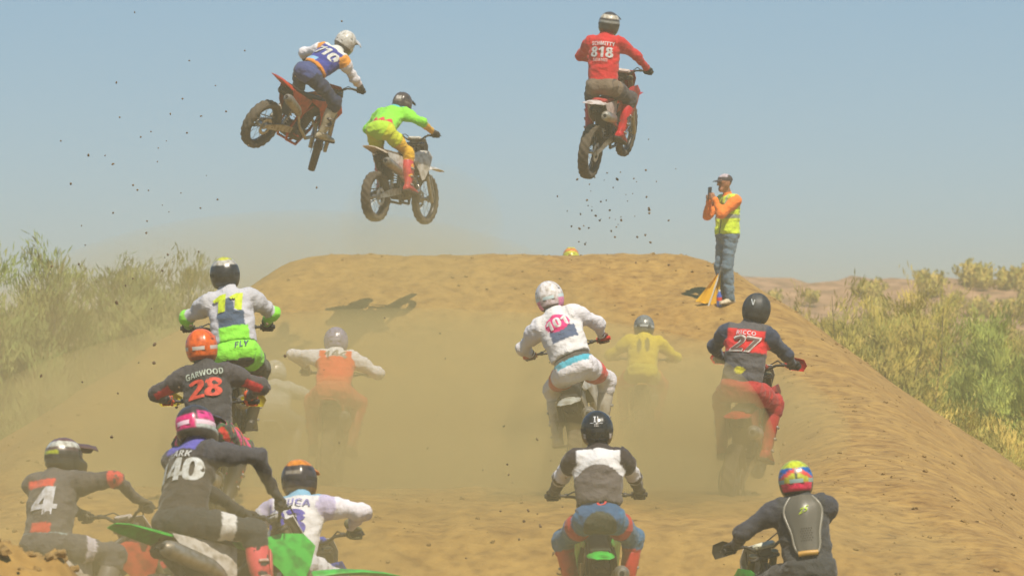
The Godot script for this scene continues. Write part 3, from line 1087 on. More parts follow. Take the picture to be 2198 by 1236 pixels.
func make_ground() -> void:
	wide_noise.seed = 4
	wide_noise.frequency = 0.09
	wide_noise.fractal_octaves = 4
	fine_noise.seed = 9
	fine_noise.frequency = 0.16
	fine_noise.fractal_octaves = 3
	var soil := StandardMaterial3D.new()
	soil.resource_name = "sandy_soil"
	soil.roughness = 0.95
	soil.vertex_color_use_as_albedo = true
	soil.albedo_color = Color.WHITE
	var tan_ := func(k: float, r := 1.0) -> Color: return Color(0.352 * k * r, 0.214 * k, 0.056 * k / r).linear_to_srgb()
	soil.albedo_texture = noise_texture(0.012, [[0.0, tan_.call(0.62, 1.06)], [0.34, tan_.call(0.84, 1.03)], [0.5, tan_.call(0.97)], [0.7, tan_.call(1.08)], [1.0, tan_.call(1.22, 0.95)]], 1024, 6, 11)
	soil.uv1_triplanar = true
	soil.uv1_world_triplanar = true
	soil.uv1_scale = Vector3.ONE * 0.21
	soil.normal_enabled = true
	soil.normal_texture = noise_texture(0.03, [], 1024, 5, 21, 10.0)
	soil.normal_scale = 0.45
	soil.detail_enabled = true
	soil.detail_albedo = noise_texture(0.05, [[0.0, Color(0.72, 0.68, 0.62)], [0.45, Color(0.95, 0.94, 0.92)], [1.0, Color(1.0, 1.0, 1.0)]], 512, 4, 31)
	soil.detail_blend_mode = BaseMaterial3D.BLEND_MODE_MUL
	soil.detail_uv_layer = BaseMaterial3D.DETAIL_UV_1
	var xs := PackedFloat32Array()
	var x := -14.0
	while x < 14.0:
		xs.append(x)
		x += 0.075 if absf(x) < 8.0 else 0.3
	var ds := PackedFloat32Array()
	var d := 8.0
	while d < 84.0:
		ds.append(d)
		d += 0.3 if d < 24.5 else 0.10 if d < 63.0 else 0.4
	var s := Shape.new()
	for dd in ds:
		for xx in xs:
			# slightly darker soil tone in ragged patches, spread by noise
			var mottle := smoothstep(0.10, 0.32, wide_noise.get_noise_2d(xx * 9.0 + 40.0, dd * 5.0) + 0.5 * fine_noise.get_noise_2d(xx * 9.0, dd * 9.0))
			s.col = Color(1, 1, 1).lerp(Color(0.92, 0.89, 0.85), mottle)
			s.add(Vector3(xx, land(xx, dd), -dd))
	var w := xs.size()
	for r in ds.size() - 1:
		for k in w - 1:
			var o := r * w + k
			s.tri(o, o + w, o + w + 1)
			s.tri(o, o + w + 1, o + 1)
	structure("dirt_mound", s.mesh(), soil, "big sandy tan dirt jump with ruts and steep sides")
	var plain := StandardMaterial3D.new()
	plain.resource_name = "dry_ground"
	plain.roughness = 1.0
	plain.albedo_texture = noise_texture(0.02, [[0.0, Color(0.20, 0.19, 0.09).linear_to_srgb()], [0.5, Color(0.30, 0.24, 0.12).linear_to_srgb()], [1.0, Color(0.40, 0.31, 0.16).linear_to_srgb()]], 512, 5, 41)
	plain.uv1_triplanar = true
	plain.uv1_world_triplanar = true
	plain.uv1_scale = Vector3.ONE * 0.08
	s = Shape.new()
	var n := 60
	for r in n + 1:
		for k in n + 1:
			var px := pow(absf(k - n / 2.0) / (n / 2.0), 2.2) * signf(k - n / 2.0) * 900.0
			var pz := 60.0 - pow(float(r) / n, 2.2) * 1500.0
			s.add(Vector3(px, wide_noise.get_noise_2d(px * 0.4, pz * 0.4) * 0.3 - 0.15, pz))
	for r in n:
		for k in n:
			var o := r * (n + 1) + k
			s.tri(o, o + n + 1, o + n + 2)
			s.tri(o, o + n + 2, o + 1)
	structure("ground", s.mesh(), plain, "dry scrubby flat ground around the jump")
	# the brown ridge behind the shrubs
	var rock := StandardMaterial3D.new()
	rock.resource_name = "brown_hillside"
	rock.roughness = 1.0
	rock.albedo_texture = noise_texture(0.02, [[0.0, Color(0.13, 0.09, 0.045).linear_to_srgb()], [0.38, Color(0.24, 0.14, 0.075).linear_to_srgb()], [0.6, Color(0.36, 0.21, 0.115).linear_to_srgb()], [1.0, Color(0.48, 0.31, 0.18).linear_to_srgb()]], 1024, 6, 51)
	rock.uv1_triplanar = true
	rock.uv1_world_triplanar = true
	rock.uv1_scale = Vector3.ONE * 0.05
	s = Shape.new()
	var hw := 120
	var hr := 50
	for r in hr + 1:
		for k in hw + 1:
			var hx := -6.0 + 120.0 * k / hw
			var hd := 100.0 + 60.0 * r / hr
			var rise := smoothstep(98.0, 142.0, hd) * smoothstep(-2.0, 7.5, hx) * smoothstep(114.0, 70.0, hx)
			var hy := rise * (6.0 - 0.012 * hx + 0.7 * wide_noise.get_noise_2d(hx * 0.7, hd * 0.5)) + rise * 0.5 * fine_noise.get_noise_2d(hx * 1.6, hd * 1.6) - 0.3
			s.add(Vector3(hx, hy, -hd))
	for r in hr:
		for k in hw:
			var o := r * (hw + 1) + k
			s.tri(o, o + hw + 1, o + hw + 2)
			s.tri(o, o + hw + 2, o + 1)
	structure("hill", s.mesh(), rock, "low bare brown hill on the skyline behind the shrubs")


# ---------------------------------------------------------------- plants
func plant_kit(seed_: int, h: float, spread: float, stems: int, twigs: int, leaves: int, tones: Array, leaf := Vector2(0.035, 0.13)) -> Array:
	var r := RandomNumberGenerator.new()
	r.seed = seed_
	var wood := Shape.new()
	var green := Shape.new()
	for k in stems:
		var an := TAU * (k + r.randf() * 0.8) / stems
		var out := spread * r.randf_range(0.25, 1.0)
		var top := h * r.randf_range(0.62, 1.0)
		var base := Vector3(cos(an), 0, sin(an)) * 0.12
		var tip := Vector3(cos(an) * out, top, sin(an) * out)
		var bend := Vector3(r.randf_range(-0.2, 0.2), 0, r.randf_range(-0.2, 0.2)) * h * 0.4
		var pts := []
		for q in 6:
			var t := q / 5.0
			pts.append(base.lerp(tip, t) + Vector3(cos(an), 0, sin(an)) * out * 0.25 * sin(t * PI) + bend * sin(t * PI) * 0.5)
		wood.tube(pts, [0.045, 0.038, 0.03, 0.022, 0.014, 0.006], 5)
		for w in twigs:
			var t := r.randf_range(0.12, 1.0)
			var seg := int(t * 4.99)
			var o: Vector3 = (pts[seg] as Vector3).lerp(pts[seg + 1], t * 5.0 - seg)
			var dir := Vector3(r.randfn(), r.randf_range(0.3, 1.6), r.randfn()).normalized()
			var l := r.randf_range(0.35, 0.85) * h * 0.2
			var tone: Color = (tones[r.randi() % tones.size()] as Color) * r.randf_range(0.8, 1.2)
			for q in leaves:
				var p := o + dir * l * r.randf() + Vector3(r.randfn(), r.randfn() * 0.8, r.randfn()) * 0.09
				var ax := (dir * 0.6 + Vector3(0, 0.9, 0) + Vector3(r.randfn(), r.randfn(), r.randfn()) * 0.38).normalized()
				var face := (Vector3(p.x, 0, p.z) / maxf(spread, 0.1) + Vector3(0, 0.45, 0) + Vector3(r.randfn(), r.randfn(), r.randfn()) * 0.35).normalized()
				var sd := face.cross(ax).normalized()
				var ln := leaf.y * r.randf_range(0.6, 1.3)
				var wd := leaf.x * r.randf_range(0.6, 1.3)
				green.col = tone * r.randf_range(0.85, 1.15)
				var a := green.add(p)
				var b := green.add(p + ax * ln * 0.5 + sd * wd)
				var c := green.add(p + ax * ln)
				var e := green.add(p + ax * ln * 0.5 - sd * wd)
				for q4 in 4:
					green.given.append(face)
				if (green.v[c] - green.v[a]).cross(green.v[b] - green.v[a]).dot(face) < 0.0:
					var swap := b
					b = e
					e = swap
				green.tri(a, b, c)
				green.tri(a, c, e)
	return [wood.mesh(), green.mesh()]


func leaf_material() -> StandardMaterial3D:
	var m := StandardMaterial3D.new()
	m.resource_name = "leaves"
	m.vertex_color_use_as_albedo = true
	m.roughness = 0.75
	m.backlight_enabled = true
	m.backlight = Color(0.8, 0.8, 0.45)
	m.cull_mode = BaseMaterial3D.CULL_DISABLED
	return m


func make_plants() -> void:
	var leaf := leaf_material()
	var bark := mat(Color(0.16, 0.12, 0.07), 0.95)
	var olive := [Color(0.427, 0.367, 0.071), Color(0.328, 0.310, 0.060), Color(0.484, 0.381, 0.082)]
	var fresh := [Color(0.319, 0.375, 0.066), Color(0.398, 0.424, 0.077), Color(0.251, 0.304, 0.054)]
	var straw := [Color(0.598, 0.453, 0.104), Color(0.497, 0.381, 0.087), Color(0.399, 0.347, 0.077)]
	var kinds := []
	kinds.append(plant_kit(101, 5.2, 1.5, 14, 38, 62, olive, Vector2(0.011, 0.19)))
	kinds.append(plant_kit(102, 5.0, 1.3, 14, 38, 62, fresh, Vector2(0.011, 0.19)))
	kinds.append(plant_kit(103, 4.6, 1.7, 14, 36, 60, straw, Vector2(0.011, 0.18)))
	kinds.append(plant_kit(104, 3.6, 1.6, 16, 36, 62, fresh, Vector2(0.012, 0.19)))
	kinds.append(plant_kit(105, 3.4, 1.5, 16, 36, 62, olive + straw, Vector2(0.012, 0.19)))
	var willow := [Color(0.20, 0.25, 0.065), Color(0.17, 0.21, 0.055), Color(0.25, 0.27, 0.075), Color(0.27, 0.25, 0.085)]
	kinds.append(plant_kit(107, 5.1, 1.6, 15, 38, 62, willow, Vector2(0.012, 0.18)))
	kinds.append(plant_kit(108, 4.9, 1.4, 14, 38, 62, willow, Vector2(0.012, 0.18)))
	kinds.append(plant_kit(109, 3.6, 1.6, 16, 36, 62, willow, Vector2(0.012, 0.18)))
	# x, distance, height factor, kind, label
	var left := [
		[-6.5, 76, 0.94, 5, "tall olive willow just behind the rider in lime trousers"],
		[-7.6, 78, 1.00, 6, "leafy green willow left of the one behind the lime rider"],
		[-8.6, 72, 0.98, 5, "tallest olive willow, its ragged top highest against the left sky"],
		[-10.4, 75, 0.72, 6, "lower green willow beside the tallest willow"],
		[-8.0, 66, 0.64, 7, "bright green bush at the foot of the tallest willow"],
		[-6.7, 66, 0.62, 7, "olive bush at the left foot of the mound"],
		[-9.6, 65, 0.62, 7, "green bush at the far left edge, next to the mound's foot"],
		[-12.2, 84, 0.76, 5, "willow at the far left edge of the view"],
		[-7.4, 90, 0.98, 5, "green willow seen between the two front willows"],
		[-10.6, 92, 0.86, 6, "green willow far behind the tallest one"],
		[-7.3, 63, 0.66, 7, "green bush close behind the lower left slope"],
		[-8.6, 61, 0.60, 7, "olive bush at the left edge, at the foot of the slope"],
		[-6.3, 70, 0.80, 7, "bright bush behind the upper part of the left slope"],
		[-11.2, 68, 0.66, 6, "green willow cut off by the left edge of the view"]]
	for q in left:
		plant(q, kinds, leaf, bark, "willow_tree" if q[3] < 7 else "bush", "willows and bushes left of the jump")
	var right_ := [
		[7.4, 84, 1.02, 2, "tall straw yellow shrub with a bare top, highest on the right"],
		[5.6, 80, 0.82, 2, "yellowish shrub just right of the black helmeted rider"],
		[6.5, 76, 0.86, 0, "olive shrub in front of the tall straw yellow one"],
		[8.6, 78, 0.82, 1, "green shrub beside the tall straw yellow one"],
		[9.9, 82, 0.80, 0, "olive shrub in the middle of the right hand thicket"],
		[11.4, 84, 0.76, 1, "tall green shrub near the right edge"],
		[8.3, 70, 0.80, 3, "low green bush above the right slope"],
		[9.4, 72, 0.92, 3, "dense green bush low on the right slope"],
		[7.0, 69, 0.74, 4, "olive bush tucked behind the right slope's upper part"],
		[10.2, 74, 0.90, 4, "dark olive bush at the right edge, low down"],
		[6.0, 70, 0.66, 4, "small olive bush behind the flagger's side of the mound"],
		[11.0, 76, 1.02, 1, "bright green shrub at the right edge behind the dark bush"],
		[12.9, 92, 0.56, 2, "straw coloured shrub far back at the right edge"],
		[10.9, 96, 0.5, 2, "straw coloured shrub below the brown hill"],
		[7.9, 65, 0.72, 4, "olive bush close behind the middle of the right slope"],
		[9.2, 66, 0.84, 3, "leafy green bush close behind the lower right slope"],
		[8.9, 62, 0.66, 3, "green bush at the right edge of the view, at the slope's foot"],
		[6.9, 64, 0.60, 4, "small olive bush peeping over the right slope"]]
	for q in right_:
		plant(q, kinds, leaf, bark, "shrub" if q[3] < 3 else "bush", "shrubs right of the jump")
	# scrub on the hill, too small to tell apart
	var r := RandomNumberGenerator.new()
	r.seed = 77
	var mm := MultiMesh.new()
	mm.transform_format = MultiMesh.TRANSFORM_3D
	var small := plant_kit(106, 1.1, 0.8, 9, 8, 10, olive + straw, Vector2(0.06, 0.2))
	mm.mesh = small[1]
	mm.instance_count = 420
	for k in mm.instance_count:
		var hx := r.randf_range(2.0, 45.0)
		var hd := r.randf_range(98.0, 136.0)
		var rise := smoothstep(98.0, 142.0, hd) * smoothstep(-2.0, 7.5, hx)
		var hy := rise * (6.0 - 0.012 * hx + 0.7 * wide_noise.get_noise_2d(hx * 0.7, hd * 0.5)) + rise * 0.5 * fine_noise.get_noise_2d(hx * 1.6, hd * 1.6) - 0.35
		mm.set_instance_transform(k, Transform3D(Basis(Vector3.UP, r.randf() * TAU).scaled(Vector3.ONE * r.randf_range(0.3, 0.75)), Vector3(hx, hy, -hd)))
	var scrub := MultiMeshInstance3D.new()
	scrub.name = "undergrowth"
	scrub.multimesh = mm
	scrub.material_override = leaf
	add_child(scrub)
	scrub.set_meta("kind", "stuff")
	scrub.set_meta("label", "low dry scrub scattered over the brown hill")


func plant(q: Array, kinds: Array, leaf: Material, bark: Material, called: String, group: String) -> void:
	var turn := fmod(absf(q[0]) * 7.3 + q[1] * 3.1, TAU)
	var k: float = q[2]
	var t := thing(called, q[4], "tree" if called == "willow_tree" else called, Transform3D(Basis(Vector3.UP, turn).scaled(Vector3(k * 1.05, k, k * 1.05)), Vector3(q[0], -0.2, -q[1])), group)
	piece("trunk", kinds[q[3]][0], bark, t)
	piece("crown", kinds[q[3]][1], leaf, t)


# ---------------------------------------------------------------- clods and dust
func clod_mesh(seed_: int) -> ArrayMesh:
	var r := RandomNumberGenerator.new()
	r.seed = seed_
	var s := Shape.new()
	var rings := []
	var off := r.randf() * 50.0
	for k in 5:
		var e := lerpf(-1.2, 1.2, k / 4.0)
		var ring := PackedVector3Array()
		for q in 7:
			var an := TAU * q / 7.0
			ring.append(Vector3(cos(an) * cos(e), sin(e) * 0.8, sin(an) * cos(e)) * r.randf_range(0.7, 1.25))
		rings.append(ring)
	s.loft(rings, true, true)
	return s.mesh()


func make_clods() -> void:
	var r := RandomNumberGenerator.new()
	r.seed = 12
	var shapes := []
	for k in 5:
		shapes.append(clod_mesh(300 + k))
	var soil := mat(Color(0.16, 0.11, 0.06), 1.0, 0.0, "dusty")
	# centre, spread, count, size range, label, group
	for q in [
		[Vector3(1.25, 5.05, -52.5), Vector3(0.36, 0.42, 0.5), 60, [0.007, 0.022], "dark dirt clod falling below the red bike's rear wheel"],
		[Vector3(-3.2, 4.6, -37.0), Vector3(0.40, 0.75, 0.8), 40, [0.006, 0.015], "dark dirt clod in the air left of the lime rider"],
		[Vector3(-2.9, 3.0, -34.0), Vector3(0.5, 0.45, 0.8), 16, [0.010, 0.022], "dirt clod thrown up beside the black and red jersey"],
		[Vector3(-3.0, 5.8, -45.0), Vector3(0.9, 0.7, 2.0), 14, [0.008, 0.016], "small dirt clod high in the sky left of the orange bike"],
		[Vector3(-0.4, 2.7, -37.5), Vector3(1.0, 0.5, 1.0), 18, [0.008, 0.015], "dirt clod in the dust in the middle of the track"],
		[Vector3(0.2, 2.0, -31.5), Vector3(0.25, 0.28, 0.5), 12, [0.008, 0.016], "dirt clod left of the black and white jersey's rider"]]:
		for k in q[2]:
			var at: Vector3 = q[0] + Vector3(r.randfn(), r.randfn(), r.randfn()) * q[1]
			if at.y < land(at.x, -at.z) + 0.05:
				at.y = land(at.x, -at.z) + 0.1 + r.randf() * 0.3
			var size := r.randf_range(q[3][0], q[3][1]) * 0.72
			var o := piece(numbered("dirt_clod"), shapes[r.randi() % 5], soil, self, Transform3D(Basis(Vector3(r.randfn(), r.randfn(), r.randfn()).normalized(), r.randf() * TAU) * Basis.from_scale(Vector3(1, 1.0 + r.randf() * 0.9, 1) * size), at))
			o.set_meta("label", q[4])
			o.set_meta("category", "dirt clod")
			o.set_meta("group", "clods: " + q[4])
	# loose clods lying on the jump, past counting
	var mm := MultiMesh.new()
	mm.transform_format = MultiMesh.TRANSFORM_3D
	mm.mesh = shapes[1]
	mm.instance_count = 4200
	for k in mm.instance_count:
		var x := r.randf_range(-8.0, 8.5)
		var d := r.randf_range(25.0, 62.0)
		if k < 260:
			d = r.randf_range(25.2, 27.5)
			x = r.randf_range(-4.2, -2.1)
		var size := 0.008 + 0.022 * pow(r.randf(), 4.0)
		if k < 260:
			size = r.randf_range(0.012, 0.045)
		mm.set_instance_transform(k, Transform3D(Basis(Vector3(r.randfn(), r.randfn(), r.randfn()).normalized(), r.randf() * TAU).scaled(Vector3(1, 0.8, 1.1) * size), Vector3(x, land(x, d) + size * 0.2, -d)))
	var loose := MultiMeshInstance3D.new()
	loose.name = "loose_dirt"
	loose.multimesh = mm
	var lm := mat(Color(0.29, 0.185, 0.062), 1.0, 0.0, "dusty")
	loose.material_override = lm
	add_child(loose)
	loose.set_meta("kind", "stuff")
	loose.set_meta("label", "loose lumps of sandy soil lying on the jump")


func make_dust() -> void:
	for q in DUST:
		var f := FogVolume.new()
		f.name = numbered("dust")
		f.shape = RenderingServer.FOG_VOLUME_SHAPE_ELLIPSOID
		f.size = q[1]
		var m := FogMaterial.new()
		m.albedo = Color(1.0, 0.75, 0.31).linear_to_srgb()
		m.density = q[2]
		f.material = m
		add_child(f)
		f.position = q[0]
		f.set_meta("kind", "stuff")
		f.set_meta("label", "tan dust hanging over the track behind the bikes")


const WHITE := Color(0.58, 0.58, 0.57)
const BLACK := Color(0.022, 0.021, 0.02)
const CHARCOAL := Color(0.055, 0.05, 0.046)
const DUST := [   # centre, size, density per metre: long low banks drawn out along the track, and puffs behind the wheels
	[Vector3(-1.1, 2.35, -45.5), Vector3(9.4, 2.7, 24.0), 0.082],
	[Vector3(-1.4, 1.9, -41.0), Vector3(7.0, 2.2, 12.0), 0.08],
	[Vector3(-2.4, 3.1, -50.0), Vector3(8.0, 3.6, 18.0), 0.034],
	[Vector3(1.65, 1.95, -37.0), Vector3(1.5, 2.5, 2.8), 0.50],
	[Vector3(0.45, 1.85, -37.3), Vector3(1.5, 1.5, 2.2), 0.40],
	[Vector3(-1.75, 1.8, -43.2), Vector3(1.9, 1.5, 2.6), 0.30],
	[Vector3(-2.6, 1.9, -45.8), Vector3(1.6, 1.6, 2.2), 0.30],
	[Vector3(1.55, 2.0, -51.0), Vector3(1.9, 1.7, 2.6), 0.30],
	[Vector3(-0.6, 1.2, -33.5), Vector3(9.0, 2.8, 9.0), 0.060],
	[Vector3(-8.6, 2.0, -59.5), Vector3(12.0, 5.0, 6.0), 0.035],
	[Vector3(-1.2, 4.9, -55.4), Vector3(2.2, 1.7, 2.0), 0.09],
	[Vector3(-2.9, 1.3, -27.6), Vector3(5.0, 2.6, 3.4), 0.14],
	[Vector3(-0.7, 2.5, -43.0), Vector3(1.5, 1.3, 2.0), 0.16],
	[Vector3(-3.1, 2.9, -46.0), Vector3(1.7, 1.5, 2.4), 0.14],
	[Vector3(0.3, 2.9, -50.0), Vector3(2.0, 1.5, 2.4), 0.10],
]


func flat(c: Color) -> Callable:
	return func(_a, _b) -> Color: return c


func riders() -> Array:
	var lime := rgb(140, 226, 58)
	var neon := rgb(214, 236, 40)
	var orange := rgb(232, 78, 22)
	var red := rgb(206, 22, 30)
	var green := rgb(52, 190, 60)
	var slate := rgb(74, 92, 112)
	var navy := rgb(32, 40, 66)
	var blue := rgb(44, 62, 150)
	var royal := rgb(72, 66, 176)
	var grey := rgb(110, 104, 98)
	var pink := rgb(236, 52, 128)
	var list := []
	# --- three in the air
	list.append({
		"label": "rider in white helmet and blue jersey 710 leaning his bike sideways in mid air", "bike_label": "orange dirt bike whipped sideways high in the air",
		"axle": Vector3(-2.89, 6.05, -54.5), "yaw": 27.0, "pitch": -9.0, "roll": 30.0, "steer": -34.0, "foot_r": Vector3(0.40, 0.60, -0.05), "knee_r": Vector3(0.8, 0.2, -0.8), "toe_r": Vector3(0.5, -0.3, -1.0),
		"pelvis": Vector3(0.02, 1.18, 0.36), "chest": Vector3(0.02, 1.54, 0.06), "head": Vector3(0.0, 1.80, -0.06), "look": Vector3(0.1, -0.2, -1),
		"plastic": rgb(214, 66, 30), "accent": rgb(196, 58, 30), "frame": rgb(190, 60, 30), "plate": WHITE, "gloves": BLACK,
		"boots": rgb(205, 196, 170), "shin": rgb(150, 140, 118), "hem": 0.09,
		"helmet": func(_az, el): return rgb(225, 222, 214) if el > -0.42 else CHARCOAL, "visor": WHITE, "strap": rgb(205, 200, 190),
		"jersey": func(p, t, u, v, w):
			if p in [3, 4]: return BLACK if p == 4 and t > 0.55 or p == 3 and t > 0.25 else rgb(226, 214, 214)
			if p in [1, 2]: return rgb(230, 226, 228) if t > 0.12 else rgb(226, 150, 50)
			if v > 0.47: return rgb(222, 222, 214)
			if v < 0.13: return rgb(226, 140, 40)
			if v < 0.2 and u < 0.0: return rgb(140, 186, 214)
			return blue if w > -0.08 else WHITE,
		"trousers": func(p, t, _u, v, _w):
			if p == 0 and v > 0.09: return rgb(226, 140, 40)
			return rgb(58, 74, 122) if p == 0 else navy,
		"prints": [{"t": "710", "fat": 0.012, "h": 0.15, "u": 0.0, "v": 0.335, "c": rgb(226, 228, 222), "slant": 0.15, "bold": 1.2}]})
	list.append({
		"label": "rider in lime green jersey and yellow trousers on a white bike in mid air", "bike_label": "white dirt bike in the air below the lime green jersey",
		"axle": Vector3(-1.49, 5.29, -56.0), "yaw": 25.0, "pitch": 0.0, "roll": 2.0, "steer": 0.0,
		"pelvis": Vector3(-0.14, 1.22, 0.34), "chest": Vector3(-0.15, 1.46, -0.04), "head": Vector3(-0.10, 1.66, -0.20), "shoulders": Vector3(1, 0.03, 0),
		"plastic": rgb(222, 218, 208), "accent": rgb(210, 206, 196), "seat": rgb(120, 104, 84), "rear": rgb(214, 196, 176), "fork": Color(0.08, 0.08, 0.08),
		"gloves": CHARCOAL, "boots": rgb(214, 74, 72), "hem": 0.03,
		"helmet": func(az, el): return rgb(205, 200, 190) if absf(az) < 0.35 and el < 0.45 and el > -0.1 else Color(0.06, 0.05, 0.045), "strap": rgb(120, 110, 100),
		"jersey": func(p, t, u, v, _w):
			if p in [3, 4]: return rgb(232, 176, 34) if t > 0.15 else lime
			if p in [1, 2]: return lime
			if v < 0.09 + 0.035 * sin(u * 60.0): return rgb(216, 62, 70)
			if v > 0.46: return rgb(90, 190, 190)
			return lime,
		"trousers": func(p, t, _u, v, _w):
			if p == 0: return rgb(176, 220, 40)
			if p in [1, 2]: return rgb(206, 214, 36) if t < 0.5 else rgb(226, 176, 34)
			return rgb(226, 160, 40),
		"prints": []})
	list.append({
		"label": "rider in red jersey 818 flying highest over the jump", "bike_label": "red and white dirt bike flying nose up on the right",
		"axle": Vector3(1.19, 5.83, -51.5), "yaw": 19.0, "pitch": 13.0, "roll": 9.0, "steer": 0.0,
		"pelvis": Vector3(-0.03, 1.10, 0.32), "chest": Vector3(-0.10, 1.58, 0.13), "head": Vector3(-0.10, 1.84, 0.02), "shoulders": Vector3(1, -0.02, 0.0),
		"elbow_l": Vector3(-1, -0.2, 0.5), "elbow_r": Vector3(1, 0.1, 0.3),
		"plastic": rgb(206, 40, 36), "accent": rgb(218, 200, 190), "rear": rgb(224, 214, 208), "seat": rgb(190, 60, 56), "tank": rgb(206, 40, 36), "plate": red, "end_cap": rgb(210, 205, 190),
		"gloves": BLACK, "boots": rgb(214, 36, 42), "hem": -0.01,
		"helmet": func(_az, el):
			if el > 0.72: return CHARCOAL
			if el > 0.42: return rgb(212, 204, 186)
			if el > 0.2: return CHARCOAL
			if el > 0.02: return rgb(160, 160, 152)
			return Color(0.03, 0.03, 0.032),
		"strap": BLACK,
		"jersey": func(_p, _t, _u, _v, _w): return red,
		"trousers": func(p, t, u, v, _w):
			if p == 0: return rgb(126, 108, 88) if v < 0.06 and absf(u) < 0.15 else CHARCOAL
			if p in [1, 2]: return rgb(126, 108, 88) if t < 0.3 else Color(0.05, 0.04, 0.04)
			return CHARCOAL,
		"prints": [{"t": "SCHMITTY", "h": 0.05, "u": 0.01, "v": 0.475, "c": WHITE, "called": "name_print", "wide": 0.85, "tilt": -3.0},
			{"t": "818", "fat": 0.008, "h": 0.125, "u": 0.0, "v": 0.365, "c": WHITE, "bold": 1.2, "tilt": -3.0}, {"t": "SUMMIT", "h": 0.038, "u": -0.01, "v": 0.27, "c": rgb(225, 200, 196), "called": "name_print", "tilt": -3.0, "wide": 0.9}]})
	list.append({
		"label": "rider landing beyond the crest, only a yellow and orange helmet showing", "bike_label": "dirt bike hidden beyond the crest of the jump", "cell": 0.022,
		"at": Vector3(0.93, 4.74, -66.0), "yaw": 0.0, "pitch": -16.0, "plastic": rgb(210, 200, 40), "gloves": BLACK,
		"helmet": func(az, el): return rgb(232, 150, 70) if absf(el - 0.25) < 0.22 and absf(az) < 1.4 else rgb(216, 220, 70), "strap": rgb(214, 210, 60), "visor": rgb(226, 150, 80),
		"jersey": func(_p, _t, _u, _v, _w): return rgb(200, 200, 60), "trousers": func(_p, _t, _u, _v, _w): return CHARCOAL})
	# --- climbing the jump
	list.append({
		"label": "rider in grey jersey 11 with lime green trousers and sleeves", "bike_label": "dark dirt bike under the lime trousers of rider 11",
		"at": Vector3(-2.47, 3.89, -36.0), "yaw": -2.0, "pitch": 14.0, "roll": -1.0,
		"pelvis": Vector3(0.10, 1.16, 0.42), "chest": Vector3(0.04, 1.56, 0.14), "head": Vector3(0.0, 1.80, 0.0), "shoulders": Vector3(1, 0.03, 0),
		"elbow_l": Vector3(-1, -0.25, 0.3), "elbow_r": Vector3(1, -0.1, 0.3),
		"plastic": rgb(40, 40, 38), "accent": rgb(60, 60, 40), "gloves": rgb(70, 66, 44), "boots": rgb(60, 56, 50), "hem": 0.07,
		"helmet": func(_az, el):
			if el > 0.78: return rgb(206, 206, 60)
			if el > 0.5: return rgb(196, 192, 180)
			return Color(0.035, 0.034, 0.03),
		"strap": rgb(40, 44, 44),
		"jersey": func(p, t, u, v, w):
			if p in [3, 4]: return lime if t < 0.6 else rgb(96, 160, 52)
			if p in [1, 2]: return rgb(192, 190, 192) if t < 0.85 else lime
			if v < 0.2: return lime if absf(u) < 0.13 else rgb(190, 188, 192)
			if w > 0.0 and absf(u + 0.01) < 0.115 and v < 0.33: return slate
			if w > 0.0 and absf(u + 0.01) < 0.04 and v < 0.46: return slate
			return rgb(196, 194, 198),
		"trousers": func(p, t, u, v, w):
			if p == 0: return lime if v > -0.1 else Color(0.045, 0.042, 0.03)
			if p in [1, 2]: return lime if t < 0.35 and w < 0.12 else Color(0.06, 0.06, 0.035)
			return rgb(110, 170, 60),
		"prints": [{"t": "11", "h": 0.165, "u": -0.02, "v": 0.41, "c": neon, "slant": 0.18, "fat": 0.022, "wide": 1.15},
			{"t": "FLY", "h": 0.055, "u": 0.05, "v": 0.02, "c": slate, "on": "trousers", "tilt": 6.0, "slant": 0.3, "called": "logo_print"}]})
	list.append({
		"label": "rider in orange helmet and black jersey 28 with strawberry patterned trousers", "bike_label": "dirt bike with yellow hand guards under rider 28",
		"at": Vector3(-2.50, 3.26, -33.7), "yaw": 6.0, "pitch": 12.0, "roll": 0.0,
		"pelvis": Vector3(0.10, 1.10, 0.30), "chest": Vector3(0.06, 1.51, 0.06), "head": Vector3(0.0, 1.755, -0.06), "shoulders": Vector3(1, 0.08, 0),
		"elbow_l": Vector3(-1, -0.3, 0.4), "elbow_r": Vector3(1, 0.0, 0.2),
		"plastic": rgb(200, 190, 60), "accent": rgb(70, 60, 50), "rear": rgb(60, 54, 46), "guards": rgb(206, 190, 40), "gloves": rgb(220, 90, 40), "boots": rgb(70, 64, 56), "hem": 0.04,
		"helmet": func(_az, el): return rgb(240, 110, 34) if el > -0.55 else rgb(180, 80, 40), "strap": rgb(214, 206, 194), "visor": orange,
		"jersey": func(p, t, u, v, w):
			if p in [1, 2]: return rgb(196, 40, 40) if t > 0.28 and t < 0.95 and upper > -0.25 and upper < 0.6 else CHARCOAL
			if p in [3, 4]: return rgb(170, 40, 36) if t < 0.3 and upper > 0.0 else CHARCOAL
			return Color(0.045, 0.04, 0.036),
		"trousers": func(p, t, u, v, w):
			var q := Vector2(u * 11.0 + v * 2.0, v * 11.0 - w * 8.0)
			var cell := q.floor()
			var dd := (q - cell - Vector2(0.5, 0.5)).length()
			if dd < 0.34: return rgb(232, 70, 130) if int(cell.x + cell.y * 3.0) % 2 == 0 else rgb(216, 60, 44)
			if dd < 0.42: return rgb(60, 120, 60)
			return Color(0.05, 0.045, 0.038),
		"prints": [{"t": "GARWOOD", "h": 0.052, "u": 0.0, "v": 0.44, "c": rgb(190, 200, 180), "tilt": 8.0, "called": "name_print", "wide": 0.85},
			{"t": "28", "h": 0.15, "u": 0.0, "v": 0.31, "c": rgb(232, 84, 62), "tilt": 6.0, "slant": 0.15, "fat": 0.014, "wide": 1.25}]})
